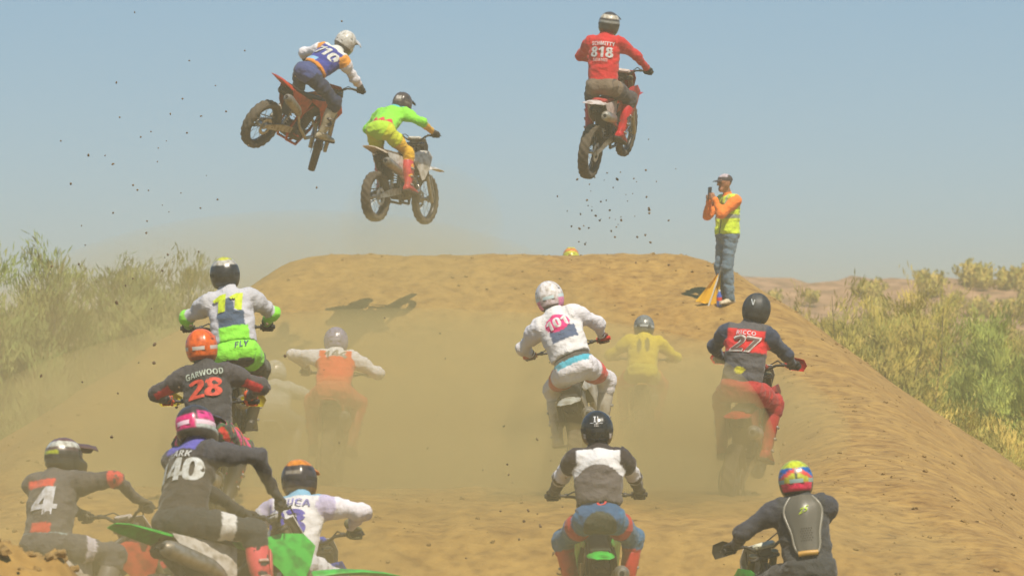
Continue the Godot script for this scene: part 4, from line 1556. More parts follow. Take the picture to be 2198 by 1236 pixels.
	list.append({
		"label": "dusty rider in white helmet and white jersey half hidden behind rider 28", "bike_label": "white dirt bike lost in dust behind rider 28", "cell": 0.02,
		"at": Vector3(-2.66, 2.99, -47.0), "yaw": 0.0, "pitch": 3.0, "pelvis": Vector3(0, 1.0, 0.36), "chest": Vector3(0, 1.27, 0.02), "head": Vector3(0, 1.49, -0.12), "plastic": WHITE, "rear": WHITE, "gloves": WHITE, "boots": WHITE,
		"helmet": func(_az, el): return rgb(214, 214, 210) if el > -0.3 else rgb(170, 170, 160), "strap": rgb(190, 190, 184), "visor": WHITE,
		"jersey": func(_p, _t, _u, v, _w): return rgb(150, 160, 158) if v < 0.34 and v > 0.26 else rgb(206, 208, 206),
		"trousers": func(_p, _t, _u, _v, _w): return rgb(160, 160, 160)})
	list.append({
		"label": "dusty rider in orange jersey with white sleeves and lavender helmet", "bike_label": "dirt bike lost in dust under the orange jersey", "cell": 0.018,
		"at": Vector3(-1.85, 3.34, -44.0), "yaw": 2.0, "pitch": 2.0, "roll": 2.0,
		"pelvis": Vector3(0, 1.03, 0.36), "chest": Vector3(0, 1.37, 0.03), "head": Vector3(-0.02, 1.59, -0.10), "elbow_l": Vector3(-1, 0.3, 0.1), "elbow_r": Vector3(1, -0.4, 0.3),
		"plastic": rgb(210, 90, 40), "gloves": rgb(150, 130, 110), "boots": rgb(200, 90, 60),
		"helmet": func(_az, _el): return rgb(150, 146, 178), "strap": rgb(160, 156, 180), "visor": rgb(196, 196, 200),
		"jersey": func(p, _t, u, v, w):
			if p > 0: return rgb(222, 218, 220)
			if v > 0.37 and absf(u) < 0.10 or v > 0.48: return rgb(222, 220, 218)
			return rgb(232, 84, 40),
		"trousers": func(_p, _t, _u, _v, _w): return rgb(214, 92, 52),
		"prints": [{"t": "144", "h": 0.11, "u": 0.0, "v": 0.41, "c": rgb(160, 150, 140), "bold": 0.6}]})
	list.append({
		"label": "rider in white and pink helmet and white jersey 101 leaning left", "bike_label": "dirt bike with red grips under rider 101",
		"at": Vector3(0.34, 3.72, -38.0), "yaw": 3.0, "pitch": 13.0, "roll": -11.0, "steer": -4.0,
		"pelvis": Vector3(0.10, 1.17, 0.42), "chest": Vector3(0.0, 1.57, 0.14), "head": Vector3(-0.03, 1.81, 0.0), "shoulders": Vector3(1, 0.06, 0),
		"elbow_l": Vector3(-1, -0.35, 0.4), "elbow_r": Vector3(1, 0.0, 0.2), "knee_r": Vector3(0.6, 0.2, -1.0),
		"plastic": rgb(200, 196, 186), "accent": rgb(150, 140, 120), "rear": rgb(190, 190, 176), "grips": rgb(216, 50, 44), "gloves": rgb(120, 80, 64), "boots": rgb(206, 200, 188), "shin": rgb(170, 150, 110), "hem": 0.10,
		"helmet": func(az, el):
			if el > -0.12 and absf(az) < 1.9: return rgb(236, 230, 226)
			if absf(az) > 0.75: return rgb(240, 140, 180)
			return rgb(232, 214, 216) if el > -0.5 else Color(0.1, 0.06, 0.04),
		"strap": rgb(206, 226, 226), "visor": WHITE,
		"jersey": func(p, t, u, v, w):
			if p > 0: return rgb(226, 222, 224)
			if w > 0.0 and Vector2(u / 0.115, (v - 0.41) / 0.085).length() < 1.0: return pink
			if w > 0.0 and absf(u - 0.02) < 0.12 and v > 0.235 and v < 0.36: return rgb(88, 102, 128)
			return rgb(226, 222, 218),
		"trousers": func(p, t, u, v, w):
			if p == 0:
				if v > 0.045: return Color(0.07, 0.06, 0.05)
				if v > -0.02 and w > -0.02: return rgb(70, 176, 196)
				return rgb(224, 220, 222)
			if p in [1, 2]: return rgb(206, 58, 52) if t > 0.3 and t < 0.62 else rgb(222, 218, 222)
			return rgb(224, 222, 226),
		"prints": [{"t": "101", "fat": 0.008, "h": 0.095, "u": 0.0, "v": 0.405, "c": rgb(245, 240, 240), "tilt": 4.0, "bold": 1.4}]})
	list.append({
		"label": "distant rider in yellow jersey and grey helmet fading into the dust", "bike_label": "dirt bike lost in dust under the yellow jersey", "cell": 0.02,
		"at": Vector3(1.64, 3.54, -52.0), "yaw": 2.0, "pitch": 4.0, "roll": 2.0,
		"pelvis": Vector3(0, 1.08, 0.36), "chest": Vector3(0, 1.44, 0.06), "head": Vector3(0, 1.66, -0.08), "elbow_l": Vector3(-1, -0.6, 0.2), "elbow_r": Vector3(1, -0.6, 0.2),
		"plastic": rgb(210, 150, 50), "gloves": rgb(190, 170, 60), "boots": rgb(200, 90, 50),
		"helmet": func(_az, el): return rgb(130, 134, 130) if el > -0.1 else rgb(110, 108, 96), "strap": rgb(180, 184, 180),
		"jersey": func(p, _t, u, v, w):
			if p == 0 and w > 0.0 and (Vector2((u + 0.055) / 0.03, (v - 0.30) / 0.11).length() < 1.0 or Vector2((u - 0.05) / 0.03, (v - 0.32) / 0.11).length() < 1.0): return rgb(126, 116, 40)
			return rgb(216, 192, 26),
		"trousers": func(p, t, _u, _v, _w): return rgb(206, 190, 44) if p == 0 or t < 0.3 else rgb(220, 90, 40)})
	list.append({
		"label": "rider in matte black helmet and dark jersey 27 with red shoulders", "bike_label": "dirt bike with red hand guards under rider 27",
		"at": Vector3(2.22, 3.61, -38.0), "yaw": 13.0, "pitch": 12.0, "roll": 5.0,
		"pelvis": Vector3(-0.02, 1.12, 0.36), "chest": Vector3(-0.02, 1.58, 0.16), "head": Vector3(0.03, 1.83, 0.05), "elbow_l": Vector3(-1, -0.2, 0.4), "elbow_r": Vector3(1, -0.6, 0.35), "shoulders": Vector3(1, -0.06, 0),
		"plastic": rgb(196, 40, 34), "accent": rgb(150, 50, 40), "guards": rgb(226, 26, 40), "gloves": rgb(60, 60, 52), "boots": rgb(190, 60, 50), "shin": rgb(206, 130, 110), "hem": 0.0, "gloss": 0.55,
		"helmet": func(_az, _el): return Color(0.035, 0.037, 0.036), "strap": Color(0.03, 0.03, 0.03), "visor": BLACK,
		"jersey": func(p, t, u, v, w):
			if p > 0: return rgb(46, 58, 78)
			if v > 0.30 + 0.2 * maxf(0.0, absf(u) - 0.12) and v < 0.51: return rgb(226, 40, 44)
			if w > 0.05 and Vector2((u + 0.02) / 0.05, (v - 0.13) / 0.032).length() < 1.0: return rgb(200, 190, 50)
			return rgb(86, 82, 82),
		"trousers": func(p, t, u, v, w):
			if p in [1, 2] and t > 0.3 and t < 0.36 and w > 0.06: return rgb(206, 190, 150)
			return rgb(176, 44, 40),
		"prints": [{"t": "RICCO", "h": 0.04, "u": 0.0, "v": 0.475, "c": rgb(226, 206, 210), "called": "name_print", "wide": 1.1},
			{"t": "27", "h": 0.15, "u": -0.008, "v": 0.37, "c": rgb(222, 214, 206), "fat": 0.016, "slant": 0.25, "wide": 1.1},
			{"t": "27", "h": 0.12, "u": 0.0, "v": 0.37, "c": rgb(120, 96, 90), "slant": 0.25, "wide": 1.3, "lift": 0.0125}],
		"extra": func(me, _f, _fr): helmet_logo(me, [{"t": "V", "h": 0.05, "u": -0.02, "v": 0.06, "c": rgb(206, 210, 206), "slant": -0.2, "lift": 0.008}])})
	# --- at the foot of the jump
	list.append({
		"label": "rider in dark grey jersey 4 and striped helmet crouched behind the spoil heap", "bike_label": "orange dirt bike half hidden by the spoil heap at the near corner",
		"at": Vector3(-3.36, 2.43, -31.4), "yaw": 42.0, "pitch": 4.0, "roll": -8.0,
		"pelvis": Vector3(-0.04, 1.04, 0.36), "chest": Vector3(-0.07, 1.48, 0.16), "head": Vector3(-0.06, 1.71, 0.05), "look": Vector3(0.1, -0.1, -1), "shoulders": Vector3(1, -0.1, -0.40),
		"elbow_l": Vector3(-1, 0.3, 0.1), "elbow_r": Vector3(1, 0.5, 0.1),
		"plastic": rgb(200, 72, 44), "accent": rgb(206, 196, 186), "gloves": rgb(90, 84, 70), "boots": rgb(120, 112, 104), "hem": 0.03,
		"helmet": func(az, el):
			if el > 0.75: return rgb(120, 90, 80)
			if el > 0.42: return rgb(206, 204, 190)
			if el > 0.25: return rgb(110, 92, 80)
			if el > 0.0 and absf(az) < 0.7: return rgb(186, 196, 40)
			return Color(0.05, 0.045, 0.035),
		"strap": rgb(40, 36, 30), "visor": rgb(96, 70, 60),
		"jersey": func(p, t, u, v, w):
			if p in [1, 2] and t > 0.85: return rgb(206, 74, 60)
			if p > 0: return rgb(80, 72, 68)
			if w > 0.0 and v > 0.40 and v < 0.47 and u < 0.06: return rgb(214, 76, 60)
			if w > 0.0 and v < 0.12 and absf(u) < 0.08: return rgb(206, 76, 56)
			return rgb(92, 84, 80),
		"trousers": func(p, t, u, v, w):
			if p in [1, 2] and t > 0.45 and t < 0.62: return rgb(190, 182, 186)
			if p == 0 and v > 0.04: return rgb(150, 166, 160)
			return rgb(86, 80, 80),
		"prints": [{"t": "4", "fat": 0.02, "h": 0.22, "u": -0.01, "v": 0.28, "c": rgb(214, 214, 218), "bold": 3.0, "tilt": 4.0, "wide": 1.2, "slant": 0.1}]})
	list.append({
		"label": "rider in pink and black helmet and black jersey wearing pink boots", "bike_label": "green dirt bike turned to the right under the black jersey and pink boot",
		"at": Vector3(-2.16, 2.71, -28.6), "yaw": 48.0, "pitch": -6.0, "roll": -20.0, "steer": 26.0,
		"pelvis": Vector3(0.0, 1.06, 0.44), "chest": Vector3(0.04, 1.53, 0.27), "head": Vector3(0.06, 1.79, 0.24), "look": Vector3(-0.25, -0.1, -1), "shoulders": Vector3(1, 0.25, -0.3),
		"elbow_r": Vector3(0.7, 1.0, 0.3), "elbow_l": Vector3(-1, 0.2, 0.1), "knee_r": Vector3(0.5, 0.8, -1.0), "foot_r": Vector3(0.24, 0.50, 0.0), "toe_r": Vector3(0.3, -0.1, -1),
		"plastic": green, "accent": rgb(206, 200, 190), "rear": green, "seat": rgb(60, 50, 34), "gloves": BLACK, "boots": rgb(236, 96, 100), "shin": rgb(232, 110, 104), "buckles": rgb(226, 190, 180), "hem": 0.02,
		"helmet": func(az, el):
			if el > -0.35 and el < 0.28 and az < 0.75 and az > -1.3: return pink
			if az > 0.9 and el > 0.05 and el < 0.5: return rgb(226, 70, 140)
			if az > 0.6 and el > -0.35 and el < 0.0: return rgb(196, 202, 196)
			return Color(0.05, 0.04, 0.035),
		"strap": rgb(240, 206, 220), "visor": rgb(60, 50, 46),
		"jersey": func(p, t, u, v, w):
			if p == 0 and v > 0.49 and u < 0.1: return rgb(96, 90, 170)
			if p == 0: return rgb(66, 60, 54)
			return rgb(70, 66, 66) if p < 3 else rgb(48, 46, 42),
		"trousers": func(p, t, u, v, w):
			if p == 2 and t > 0.42 and t < 0.68 and u > 0.17: return rgb(214, 212, 206)
			return Color(0.035, 0.032, 0.028),
		"prints": [{"t": "CLARK", "h": 0.05, "u": -0.01, "v": 0.44, "c": rgb(206, 206, 200), "called": "name_print"},
			{"t": "140", "fat": 0.012, "h": 0.17, "u": -0.01, "v": 0.32, "c": rgb(208, 210, 206), "bold": 2.0}]})
	list.append({
		"label": "rider in white jersey 93 with blue print and an orange and black helmet", "bike_label": "blue dirt bike hidden below the white jersey 93",
		"at": Vector3(-1.55, 2.29, -30.5), "yaw": 16.0, "pitch": 4.0, "roll": -2.0,
		"pelvis": Vector3(0.06, 1.06, 0.34), "chest": Vector3(0.06, 1.44, 0.04), "head": Vector3(0.02, 1.675, -0.10), "shoulders": Vector3(1, 0.02, 0.05),
		"elbow_r": Vector3(1, 0.3, 0.3), "plastic": rgb(50, 80, 190), "gloves": rgb(110, 110, 80), "boots": WHITE, "hem": -0.05,
		"helmet": func(az, el):
			if el > 0.62: return rgb(226, 144, 40)
			if el > 0.1 and el < 0.35 and absf(az) < 0.5: return rgb(150, 140, 122)
			return Color(0.06, 0.05, 0.04) if el > -0.55 else rgb(160, 116, 66),
		"strap": rgb(58, 52, 42), "visor": rgb(226, 130, 40),
		"jersey": func(p, t, u, v, w):
			if p in [1, 2]: return rgb(190, 180, 204) if t < 0.25 else rgb(222, 216, 218)
			if p in [3, 4]: return rgb(206, 196, 206)
			if v > 0.52: return rgb(130, 180, 206)
			return rgb(224, 220, 218),
		"trousers": func(_p, _t, _u, _v, _w): return rgb(210, 208, 210),
		"prints": [{"t": "LADUCA", "h": 0.06, "u": -0.03, "v": 0.43, "c": rgb(130, 124, 190), "called": "name_print", "tilt": 6.0},
			{"t": "93", "fat": 0.016, "h": 0.2, "u": -0.03, "v": 0.26, "c": royal, "bold": 2.4, "tilt": 4.0}]})
	list.append({
		"label": "rider in black helmet, white banded black jersey and blue and red trousers", "bike_label": "green dirt bike seen from behind, its muffler at the bottom edge",
		"at": Vector3(0.67, 2.61, -33.0), "yaw": -1.0, "pitch": 10.0, "roll": -1.0,
		"pelvis": Vector3(0.0, 1.18, 0.40), "chest": Vector3(0.0, 1.61, 0.18), "head": Vector3(0.0, 1.86, 0.06),
		"elbow_l": Vector3(-1, -0.5, 0.35), "elbow_r": Vector3(1, -0.4, 0.3), "knee_l": Vector3(-0.6, 0.2, -1), "knee_r": Vector3(0.6, 0.2, -1),
		"plastic": green, "rear": rgb(70, 214, 74), "accent": rgb(50, 60, 40), "seat": Color(0.03, 0.035, 0.02), "gloves": rgb(70, 62, 50), "boots": rgb(214, 50, 44), "hem": 0.09, "gloss": 0.25,
		"helmet": func(az, el): return rgb(200, 190, 186) if absf(absf(az) - 0.95) < 0.16 and el < -0.25 and el > -0.5 else Color(0.02, 0.022, 0.018), "strap": Color(0.02, 0.02, 0.018), "visor": BLACK,
		"jersey": func(p, t, u, v, w):
			if p in [1, 2]: return rgb(222, 220, 222) if t > 0.36 and t < 0.93 and absf(upper) < 0.75 else rgb(46, 38, 38)
			if p in [3, 4]: return rgb(200, 196, 196) if t < 0.18 else Color(0.04, 0.035, 0.03)
			var arc: float = 0.395 - 2.6 * u * u
			if v > arc and v < 0.535 - 0.5 * u * u: return rgb(226, 224, 222)
			return rgb(48, 42, 42) if v > 0.5 else rgb(96, 88, 82),
		"trousers": func(p, t, u, v, w):
			if p == 0: return rgb(44, 92, 130) if Vector2(u / 0.13, (v + 0.12) / 0.13).length() > 1.0 else Color(0.045, 0.05, 0.03)
			var inside: bool = absf(u) < 0.12 and w > 0.02
			if inside: return Color(0.05, 0.05, 0.03)
			if p in [1, 2]: return rgb(190, 40, 40) if t > 0.22 and t < 0.42 else rgb(44, 110, 150)
			return rgb(204, 40, 38),
		"prints": [{"t": "O", "h": 0.05, "u": 0.015, "v": 0.085, "c": rgb(220, 40, 50), "on": "trousers", "bold": 2.5, "wide": 1.7, "slant": 0.4, "called": "logo_print"}],
		"extra": func(me, _f, _fr): helmet_logo(me, [{"t": "_IJ_", "h": 0.045, "u": -0.01, "v": 0.075, "c": WHITE, "lift": 0.008}, {"t": "III", "h": 0.022, "u": -0.01, "v": 0.03, "c": rgb(206, 200, 190), "lift": 0.008}])})
	list.append({
		"label": "rider in multicoloured helmet and black jacket wearing a grey back protector", "bike_label": "green and white dirt bike at the bottom edge under the back protector rider",
		"at": Vector3(2.10, 2.27, -31.0), "yaw": -18.0, "pitch": 4.0, "roll": -4.0, "steer": -14.0,
		"pelvis": Vector3(0.06, 1.06, 0.34), "chest": Vector3(0.09, 1.49, 0.16), "head": Vector3(0.09, 1.73, 0.07), "shoulders": Vector3(1, 0.03, 0.34), "look": Vector3(0.35, -0.1, -1),
		"elbow_l": Vector3(-0.5, 0.1, 0.6), "elbow_r": Vector3(1, -0.1, 0.6),
		"plastic": green, "accent": rgb(214, 214, 190), "front": rgb(214, 214, 200), "guards": Color(0.03, 0.028, 0.02), "gloves": BLACK, "boots": BLACK, "hem": -0.04,
		"helmet": func(az, el):
			if el > 0.62: return rgb(206, 216, 50)
			if el > -0.02:
				if absf(az) < 0.13: return rgb(206, 210, 206) if el > 0.3 else rgb(50, 60, 80)
				var q: float = el - 0.35 + absf(az) * 0.45
				if q > 0.3: return rgb(30, 110, 190)
				if q > 0.06: return rgb(236, 90, 80)
				return rgb(206, 210, 70)
			if el > -0.16: return rgb(190, 196, 80)
			if el > -0.62: return rgb(240, 44, 96) if absf(az) < 1.15 else Color(0.06, 0.05, 0.03)
			return Color(0.05, 0.04, 0.03),
		"strap": rgb(150, 176, 170), "visor": rgb(60, 58, 34),
		"jersey": func(p, t, u, v, w): return Color(0.032, 0.033, 0.036) if p > 0 else Color(0.036, 0.036, 0.034),
		"trousers": func(_p, _t, _u, _v, _w): return Color(0.036, 0.038, 0.034),
		"extra": func(me, f, fr): back_protector(me, f, fr)})
	return list


func helmet_logo(me: Node3D, marks: Array) -> void:
	var h: Node3D = me.get_node("helmet")
	var f := Field.new()
	f.put(Vector3(0, 0, -0.01), Vector3(0, 0, 0.01), 0.142, 0.142)
	for q in marks:
		print_on(f, Vector3.ZERO, Vector3.RIGHT, Vector3.UP, Vector3.FORWARD, lettering(q.t, q.h, 1.0), q, h, "logo_print")


func back_protector(me: Node3D, f: Field, fr: Array) -> void:
	var s := Shape.new()
	var rings := []
	for k in 13:
		var v := lerpf(0.07, 0.53, k / 12.0)
		var half: float = [0.07, 0.088, 0.096, 0.098, 0.102, 0.11, 0.12, 0.13, 0.138, 0.14, 0.13, 0.108, 0.08][k]
		var ring := PackedVector3Array()
		var under := PackedVector3Array()
		for u in [-1.0, -0.93, -0.7, -0.35, 0.0, 0.35, 0.7, 0.93, 1.0]:
			var p := f.hit(fr[0] + fr[1] * u * half + fr[2] * v - fr[3] * 0.45, fr[3])
			var rise := 0.03 if absf(u) < 0.8 else 0.034 if absf(u) < 0.98 else 0.018
			ring.append(p - fr[3] * rise)
			under.append(p - fr[3] * 0.004)
		under.reverse()
		ring.append_array(under)
		rings.append(ring)
	s.loft(rings)
	var plate := piece("back_protector", s.mesh(), mat(rgb(98, 93, 76), 0.35), me)
	for x in [-1.0, 1.0]:
		var rim := Shape.new()
		var pts := []
		for k in 13:
			var v := lerpf(0.08, 0.52, k / 12.0)
			var half: float = [0.07, 0.088, 0.096, 0.098, 0.102, 0.11, 0.12, 0.13, 0.138, 0.14, 0.13, 0.108, 0.08][k]
			pts.append(f.hit(fr[0] + fr[1] * x * half + fr[2] * v - fr[3] * 0.45, fr[3]) - fr[3] * 0.022)
		rim.tube(pts, 0.012, 6)
		piece("rim", rim.mesh(), mat(rgb(136, 130, 112), 0.4), plate)
	var foot := Shape.new()
	var fp := []
	for k in 7:
		fp.append(f.hit(fr[0] + fr[1] * lerpf(-0.07, 0.07, k / 6.0) + fr[2] * 0.075 - fr[3] * 0.45, fr[3]) - fr[3] * 0.026)
	foot.tube(fp, 0.02, 8)
	piece("tail_edge", foot.mesh(), mat(rgb(196, 150, 70), 0.5), plate)
	for r in 6:
		for k in 5:
			var hole := Shape.new()
			var u := -0.036 + 0.018 * k + (0.009 if r % 2 else 0.0)
			var p: Vector3 = f.hit(fr[0] + fr[1] * u + fr[2] * (0.17 + 0.018 * r) - fr[3] * 0.45, fr[3]) - fr[3] * 0.03
			hole.tube([p, p - fr[3] * 0.003], 0.005, 6)
			piece("vent", hole.mesh(), mat(rgb(70, 64, 46), 0.8), plate)
	var q := {"t": "ZS", "h": 0.035, "u": 0.005, "v": 0.40, "c": rgb(196, 226, 40), "slant": 0.9, "wide": 1.5, "tilt": 22.0, "lift": 0.034}
	print_on(f, fr[0], fr[1], fr[2], fr[3], lettering(q.t, q.h, 1.0), q, plate, "logo_print")


# ---------------------------------------------------------------- the flagger
func flagger(foot: Vector3) -> void:
	var me := thing("person", "flagger in orange shirt and yellow safety vest filming with a phone on the mound", "person", Transform3D(facing(-124.0), foot))
	# local: faces -z, his left is -x
	var P := Vector3(0, 0.96, 0)
	var C := Vector3(0, 1.44, 0.01)
	var H := Vector3(0, 1.655, -0.05)
	var legs := Field.new()
	legs.put(P - Vector3(0.07, 0, 0), P + Vector3(0.07, 0, 0), 0.115, 0.115)
	legs.put(P, P + Vector3(0, 0.08, 0), 0.12, 0.118)
	var shirt := Field.new()
	for x in [-1.0, 1.0]:
		shirt.put(P + Vector3(x * 0.06, 0.08, 0), C + Vector3(x * 0.08, -0.12, 0), 0.112, 0.108)
	shirt.put(P + Vector3(-0.07, 0.02, 0), P + Vector3(0.07, 0.02, 0), 0.115, 0.115)
	shirt.put(C - Vector3(0.13, 0.02, 0), C + Vector3(0.13, -0.02, 0), 0.085, 0.085)
	shirt.put(C, C + Vector3(0, 0.09, -0.01), 0.075, 0.062)
	shirt.cut_after = shirt.a.size()
	shirt.cut_at = Vector3(0, 0.925, 0)
	var vest := Field.new()
	for k in shirt.a.size() - 1:
		vest.put(shirt.a[k], shirt.b[k], shirt.ra[k] + 0.014, shirt.rb[k] + 0.014)
	vest.cut_after = vest.a.size()
	vest.cut_at = Vector3(0, 0.965, 0)
	var skin := rgb(190, 130, 96)
	var hands := Shape.new()
	for k in 2:
		var x := -1.0 if k == 0 else 1.0
		var hip := P + Vector3(x * 0.09, -0.02, 0)
		var ankle := Vector3(x * 0.10, 0.09, 0.03 * x)
		var K := joint(hip, ankle, 0.43, 0.43, Vector3(0.1 * x, 0, -1))
		legs.put(hip, K, 0.10, 0.075, 1 + k)
		legs.put(K, ankle + Vector3(0, 0.0, 0), 0.077, 0.068, 3 + k)
		var S := C + Vector3(x * 0.18, -0.02, 0)
		var hand := Vector3(x * 0.05, 1.47 - 0.02 * k, -0.27)
		var E := joint(S, hand, 0.30, 0.26, Vector3(x * 0.55, -1.0, 0.35))
		shirt.put(S, E, 0.078, 0.062, 1 + k)
		shirt.put(E, E.lerp(hand, 0.86), 0.06, 0.042, 3 + k)
		# a hand: palm, four curled fingers and a thumb round the phone
		var f := Field.new()
		f.k = 0.01
		var dir := (hand - E).normalized()
		f.put(hand - dir * 0.06, hand - dir * 0.01, 0.024, 0.027)
		for j in 4:
			var o := hand + Vector3(x * 0.012, 0.032 - 0.021 * j, -0.012)
			var lng: float = [0.95, 1.05, 1.0, 0.8][j]
			f.put(hand - dir * 0.02, o, 0.016, 0.012)
			f.put(o, o + Vector3(-x * 0.012, 0.008, -0.034 * lng), 0.0105, 0.0095)
			f.put(o + Vector3(-x * 0.012, 0.008, -0.034 * lng), o + Vector3(-x * 0.042 * lng, 0.01, -0.046), 0.0095, 0.0085)
		f.put(hand - dir * 0.03 + Vector3(0, 0.02, 0), hand + Vector3(-x * 0.01, 0.045, 0.0), 0.014, 0.012)
		f.put(hand + Vector3(-x * 0.01, 0.045, 0.0), hand + Vector3(-x * 0.035, 0.055, -0.012), 0.012, 0.01)
		var hm := f.nets(0.006)
		var at := hands.v.size()
		hands.col = skin
		for p in hm.v:
			hands.add(p)
		for id in hm.i:
			hands.i.append(id + at)
	# head and neck, with brow, nose, chin, ears
	var hd := Field.new()
	hd.k = 0.025
	hd.put(C + Vector3(0, 0.05, 0.0), H + Vector3(0, -0.06, 0.02), 0.06, 0.055)
	hd.put(H + Vector3(0, 0.045, 0.02), H + Vector3(0, 0.03, -0.01), 0.088, 0.085)
	hd.put(H + Vector3(0, -0.02, -0.01), H + Vector3(0, -0.075, -0.055), 0.07, 0.042)
	hd.put(H + Vector3(0, 0.02, -0.10), H + Vector3(0, -0.015, -0.118), 0.009, 0.014)
	hd.put(H + Vector3(-0.035, 0.03, -0.085), H + Vector3(0.035, 0.03, -0.085), 0.016, 0.016)
	for x in [-1.0, 1.0]:
		hd.put(H + Vector3(x * 0.085, 0.015, 0.01), H + Vector3(x * 0.083, -0.025, 0.005), 0.013, 0.009)
	var hs := hd.nets(0.007)
	for k in hs.v.size():
		var q := hs.v[k] - H
		var c := skin
		if q.z < -0.06 and absf(q.y - 0.008) < 0.010 and absf(absf(q.x) - 0.032) < 0.014:
			c = Color(0.05, 0.04, 0.035)
		elif q.z < -0.07 and absf(q.y + 0.046) < 0.006 and absf(q.x) < 0.024:
			c = rgb(140, 70, 60)
		elif q.y > 0.02 and q.z > 0.02 or absf(q.x) > 0.075 and q.y > -0.01 and q.z > -0.01 and q.z < 0.02 and absf(q.x) < 0.086:
			c = Color(0.04, 0.03, 0.02)
		hs.c[k] = c
	var at0 := hs.v.size()
	for k in hands.v.size():
		hs.col = hands.c[k]
		hs.add(hands.v[k])
	for id in hands.i:
		hs.i.append(id + at0)
	piece("body", hs.mesh(), mat(Color.WHITE, 0.6, 0.0, "print"), me)
	var fold := FastNoiseLite.new()
	fold.seed = 5
	fold.frequency = 6.0
	var cloth := mat(Color.WHITE, 0.85, 0.0, "cloth")
	var fr := [P, Vector3.RIGHT, Vector3.UP, Vector3.FORWARD]
	var orange := rgb(250, 132, 40)
	var neon := rgb(220, 246, 60)
	piece("shirt", dress(shirt, 0.014, func(_p, _t, _u, _v, _w): return orange, fr, fold, 0.014), cloth, me)
	piece("jeans", dress(legs, 0.014, func(_p, t, _u, v, _w): return rgb(104, 126, 140) if t < 0.8 else rgb(92, 112, 126), fr, fold, 0.02), cloth, me)
	piece("safety_vest", dress(vest, 0.014, func(_p, _t, u, v, w):
		if absf(v - 0.24) < 0.028: return rgb(150, 158, 140)
		if absf(absf(u) - 0.085) < 0.02 and v > 0.24: return rgb(196, 206, 150)
		if absf(u) < 0.012 and w < 0.0: return rgb(120, 130, 60)
		return neon, fr, fold, 0.018), cloth, me)
	for x in [-1.0, 1.0]:
		var shoe := Shape.new()
		var rings := []
		for q in [[0.085, 0.03, 0.06], [0.06, 0.04, 0.10], [0.0, 0.043, 0.11], [-0.06, 0.047, 0.085], [-0.13, 0.05, 0.06], [-0.18, 0.042, 0.05], [-0.20, 0.02, 0.035]]:
			var ring := PackedVector3Array()
			for p in [[1.0, 0.0], [1.0, 0.5], [0.7, 0.9], [0.0, 1.0], [-0.7, 0.9], [-1.0, 0.5], [-1.0, 0.0]]:
				ring.append(Vector3(p[0] * q[1], p[1] * q[2], q[0]))
			rings.append(ring)
		shoe.loft(rings)
		piece("shoe", shoe.mesh(), mat(rgb(214, 200, 170), 0.7, 0.0, "dusty"), me, Transform3D(Basis(Vector3.UP, -0.15 * x), Vector3(x * 0.10, 0.0, 0.03 * x)))
	# cap with a dark bill and a pale front
	var cap := Shape.new()
	var cr := []
	for k in 8:
		var e := lerpf(-0.12, 1.45, k / 7.0)
		var ring := PackedVector3Array()
		for q in 20:
			var an := TAU * q / 20.0
			ring.append(H + Vector3(sin(an) * cos(e) * 0.098, 0.055 + sin(e) * 0.085, 0.012 + cos(an) * cos(e) * 0.108))
		cr.append(ring)
	cap.col = Color(0.045, 0.035, 0.04)
	cap.loft(cr)
	for k in cap.v.size():
		var q := cap.v[k] - H
		if q.y > 0.085 and q.z < -0.01 or q.y > 0.12 and q.x < 0.02 and q.x > -0.08:
			cap.c[k] = rgb(206, 190, 196)
	var cp := piece("cap", cap.mesh(), mat(Color.WHITE, 0.8, 0.0, "print"), me)
	var bill := Shape.new()
	var br := []
	for q in [[-0.085, 0.078, 0.055], [-0.12, 0.076, 0.05], [-0.155, 0.062, 0.042], [-0.172, 0.03, 0.036]]:
		var ring := PackedVector3Array()
		var under := PackedVector3Array()
		for p in [-1.0, -0.5, 0.0, 0.5, 1.0]:
			ring.append(H + Vector3(p * q[1], q[2] - 0.012 * p * p, q[0]))
			under.append(H + Vector3(p * q[1], q[2] - 0.012 * p * p - 0.005, q[0]))
		under.reverse()
		ring.append_array(under)
		br.append(ring)
	bill.loft(br)
	piece("bill", bill.mesh(), mat(Color(0.03, 0.025, 0.03), 0.8), cp)
	# what he holds and keeps by him
	var there := me.transform
	var ph := thing("phone", "black phone held up by the flagger", "phone", there * Transform3D(Basis(Vector3.RIGHT, 0.1), Vector3(0.0, 1.50, -0.305)))
	var body := Shape.new()
	body.box(Vector3(0, 0.03, 0), Vector3(0.078, 0.155, 0.011), Basis.IDENTITY, 0.004)
	piece("case", body.mesh(), mat(Color(0.02, 0.02, 0.022), 0.3), ph)
	var screen := Shape.new()
	screen.box(Vector3(0, 0.03, 0.0065), Vector3(0.068, 0.14, 0.002), Basis.IDENTITY, 0.0008)
	piece("screen", screen.mesh(), mat(Color(0.05, 0.07, 0.08), 0.15), ph)
	var lens := Shape.new()
	lens.box(Vector3(0.02, 0.085, -0.0075), Vector3(0.03, 0.03, 0.005), Basis.IDENTITY, 0.002)
	piece("camera", lens.mesh(), mat(Color(0.03, 0.03, 0.03), 0.2), ph)
	var base := Vector3(foot.x - 0.27, 0, foot.z + 0.06)
	base.y = land(base.x, -base.z) - 0.03
	var fl := thing("flag", "yellow flag on a white stick leaning against the flagger's leg", "flag", Transform3D(Basis(Vector3.BACK, -0.33), base))
	var stick := Shape.new()
	stick.tube([Vector3.ZERO, Vector3(0, 0.62, 0)], 0.014, 8)
	piece("stick", stick.mesh(), mat(rgb(226, 222, 206), 0.5), fl)
	var cl := Shape.new()
	var rr := []
